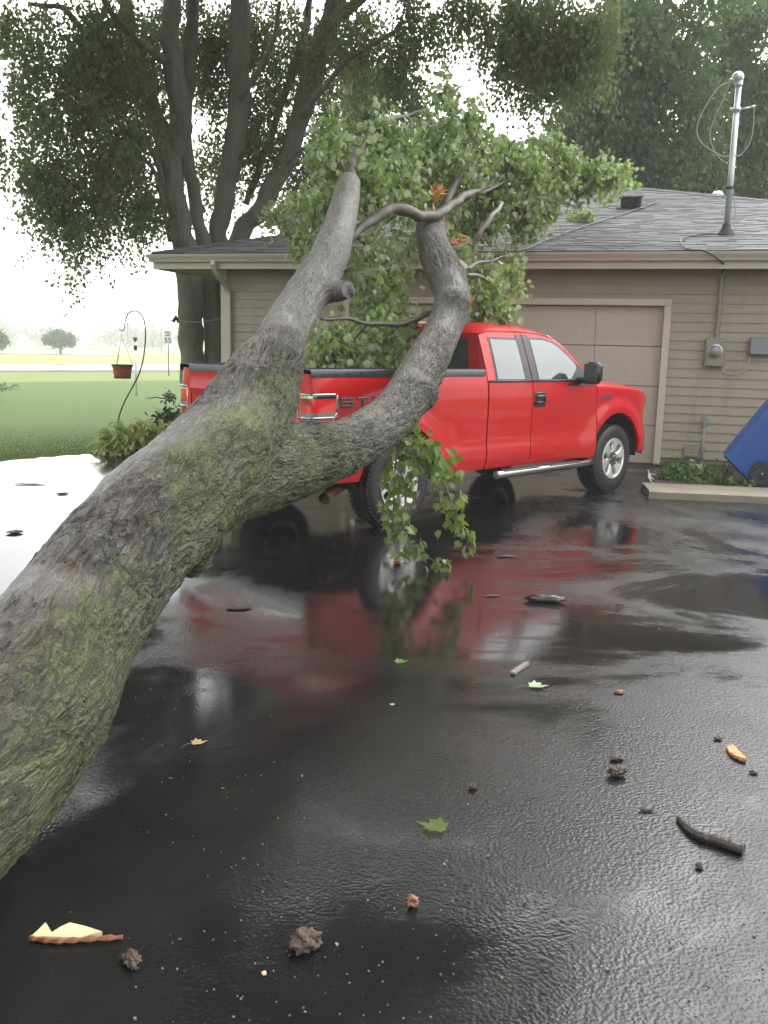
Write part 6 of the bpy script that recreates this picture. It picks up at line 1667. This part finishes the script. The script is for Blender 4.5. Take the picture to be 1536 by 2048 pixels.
# utility poles and street lamps in the mist
def upole(px, py, top, label, arm, lamp=0, wpx=1.6, Y=None):
    b_ = gp(px, py) if Y is None else at(px, py, Y) * [1, 1, 0]
    t = thing('street_lamp' if lamp else 'utility_pole', b_, label, 'street lamp' if lamp else 'utility pole', group=None if lamp else 'utility poles along the road')
    k = b_[1] / FPX; H_ = float(at(px, top, b_[1])[2])
    mb = MB(); mb.tube([b_ + [0, 0, -.2], b_ + [0, 0, H_]], [wpx * k * .7, wpx * k * .35], 8); mb.build('pole', MT['pole_wood'] if not lamp else MT['post_metal'], t)
    if lamp:
        mb = MB(); mb.tube([b_ + [0, 0, H_ * .99], b_ + [lamp * k * .5, 0, H_ + .3], b_ + [lamp * k, 0, H_ + .2]], .08, 6); mb.build('arm', MT['post_metal'], t)
        mb = MB(); mb.box(b_ + [lamp * k, 0, H_ + .15], (5 * k, .4, .25), bev=.08); mb.build('lamp_head', MT['sign_back'], t)
    else:
        mb = MB()
        for z_ in arm: mb.box(b_ + [0, -.15, H_ - z_], (2.2, .1, .14)); [mb.tube([b_ + [x_, -.15, H_ - z_], b_ + [x_, -.15, H_ - z_ + .25]], .05, 5) for x_ in (-1, -.4, .5, 1)]
        mb.build('crossarm', MT['pole_wood'], t)
    return t
p1 = upole(256, 700, 622, 'misty utility pole seen through the bent iron hook', (.5,))
p2 = upole(323, 704, 626, 'misty utility pole left of the speed limit sign', (.6,))
upole(134, 700, 648, 'faint utility pole just right behind the small round tree', (.4,), Y=240, wpx=1.4)
upole(126, 700, 651, 'faint short pole right above the small round tree', (.4,), Y=260, wpx=1.2)
upole(133, 702, 581, 'tall faint street lamp standing far off above the small tree', (), lamp=-15, Y=215, wpx=1.0)
# small trees in the mist
def small_tree(px, py, w_, h_, label, seed, sz=.45, n=420):
    b_ = gp(px, py); k = b_[1] / FPX
    t = thing('small_tree', b_, label, 'tree', group='small trees across the road')
    mb = MB(); mb.tube([b_ + [0, 0, -.2], b_ + [0, 0, h_ * .3 * k], b_ + [0, 0, h_ * .6 * k]], [3 * k, 2.2 * k, 1.2 * k], 8)
    for a_ in range(6): mb.tube([b_ + [0, 0, h_ * .25 * k], b_ + [math.cos(a_) * w_ * .2 * k, math.sin(a_) * w_ * .2 * k, h_ * .55 * k], b_ + [math.cos(a_) * w_ * .35 * k, math.sin(a_) * w_ * .35 * k, h_ * .75 * k]], [1.5 * k, 1 * k, .4 * k], 5)
    mb.build('trunk', MT['stand_bark'], t)
    cr = Crown(seed)
    cr.blob(b_ + [0, 0, h_ * .62 * k], (w_ * .46 * k, w_ * .4 * k, h_ * .30 * k), n, per=7, ln=(.2, .6), size=(sz * .6, sz), droop=.1, spread=.2)
    cr.build('crown', MT['leaf_tree2'], t)
small_tree(121, 707, 60, 47, 'small round green tree standing alone across the road', 101)
small_tree(-6, 708, 46, 50, 'part of a small green tree cut by the left edge, across the road', 102)
# tree line dissolving in the mist
cr = Crown(111); rg = np.random.default_rng(112)
for k in range(90):
    a_ = rg.uniform(-.62, .55); D_ = rg.uniform(330, 420)
    h_ = rg.uniform(5, 9.5)
    cr.blob((D_ * math.sin(a_), D_ * math.cos(a_), h_ * .55), (rg.uniform(7, 13), 5, h_ * .5), 36, per=6, ln=(.5, 2), size=(1.2, 2.4), droop=.1, spread=.8)
tl_ = cr.build('treeline', MT['leaf_tree2'], None, keep=lambda P: P[:, 2] > -.2)
tag(tl_, 'pale far tree line dissolving into the mist', 'tree line', kind='stuff')
# wire strung from the house corner across the trunk of the big tree
a0 = H3(-7.0, -.03, 2.08); a1 = at(352, 640, 17.4); a2 = at(322, 643, 19.0)
mb = MB(); Pw = [a0 + (a1 - a0) * t - np.array([0, 0, .06 * math.sin(PI * t)]) for t in np.linspace(0, 1, 12)] + [a1 + (a2 - a1) * t for t in (.5, 1)]
mb.tube(Pw, .009, 5); mb.tube([a1 + [-.05, 0, -.04], a1 + [0, 0, .06], a1 + [.05, 0, -.04]], .04, 5)
tag(mb.build('wire', MT['cable']), 'thin dark wire strung from the house corner across the big tree', 'wire')

# ------------------------------------------------------------------ blue wheeled bin, tipped back
bw = gp(1500, 976); bw[2] = .07
binr = thing('recycling_bin', bw, 'blue wheeled bin lying tipped over on the bed at the right edge', 'wheeled bin', -HA + R(2))
TILT = R(47)
ca, sa = math.cos(TILT), math.sin(TILT)
def BL(x, y, z):    # bin frame: x to the lid, z up when standing on its back; tipped about the axle
    return np.array([x * ca - z * sa, y, x * sa + z * ca + .15])
mb = MB(); G = []
# outline along the height of the bin: u from foot (0) to rim (1.05)
for u_ in (-.10, -.09, .0, .25, .5, .75, .98, 1.0, 1.0, 1.05, 1.05):
    f_ = (u_ + .1) / 1.15; hw = .235 + .06 * f_; dp = .44 + .18 * f_
    if u_ >= 1.0: hw += .025; dp += .03
    ring = []
    for (sx_, sz_) in ((-1, -1), (-.55, -1), (.55, -1), (1, -1), (1, -.6), (1, .6), (1, 1), (.55, 1), (-.55, 1), (-1, 1), (-1, .6), (-1, -.6), (-1, -1)):
        cut = .93 if abs(sx_) == 1 and abs(sz_) == 1 else 1
        ring.append(BL(u_, sx_ * hw * cut, (sz_ * cut + 1) * dp / 2 - .05))
    G.append(ring)
mb.grid(np.array(G).transpose(1, 0, 2))
mb.F.append(tuple(i * 11 for i in range(12)))
mb.build('bin_body', MT['blue_bin'], binr, deg=30, local=True)
mb = MB()
c8 = [BL(1.06, -.33, -.10), BL(1.06, .33, -.10), BL(1.06, .33, .62), BL(1.06, -.33, .62), BL(1.11, -.30, -.06), BL(1.11, .30, -.06), BL(1.11, .30, .58), BL(1.11, -.30, .58)]
mb.hexa(c8); mb.build('lid', MT['blue_bin'], binr, local=True)
mb = MB(); mb.box(BL(-.105, 0, .16), (.03, .42, .36), np.array([[ca, 0, -sa], [0, 1, 0], [sa, 0, ca]]), bev=.01); mb.build('bin_base', MT['bin_dark'], binr, local=True)
for sg in (-1, 1):
    mb = MB(); oc = BL(.06, sg * .27, -.06); WR = .14
    mb.lathe([(.0, -.02), (.095, -.02), (.105, -.028), (WR, -.028), (WR + .006, 0), (WR, .028), (.105, .028), (.095, .02), (0, .02)], 28, 'y', oc)
    for k in range(6): mb.box(oc + np.array([math.cos(k * PI / 3) * .055, -.024 * 1, math.sin(k * PI / 3) * .055]), (.09, .014, .014), np.array([[math.cos(k * PI / 3), 0, -math.sin(k * PI / 3)], [0, 1, 0], [math.sin(k * PI / 3), 0, math.cos(k * PI / 3)]]))
    mb.build('wheel', MT['bin_dark'], binr, deg=30, local=True)
mb = MB(); mb.tube([BL(.06, -.30, -.06), BL(.06, .30, -.06)], .012, 8); mb.build('axle', MT['galv'], binr, local=True)

# ------------------------------------------------------------------ rain haze
mb = MB(); mb.box((0, 30, 14), (3300, 3300, 31))
b = NB('haze'); b.t.nodes.remove(b.p)
pv = b.n('ShaderNodeVolumePrincipled'); pv.inputs['Color'].default_value = (0.985, 0.99, 0.985, 1); pv.inputs['Density'].default_value = 0.0017; pv.inputs['Anisotropy'].default_value = 0.0
b.l(pv.outputs[0], b.out.inputs['Volume'])
tag(mb.build('haze', b.m), kind='stuff')
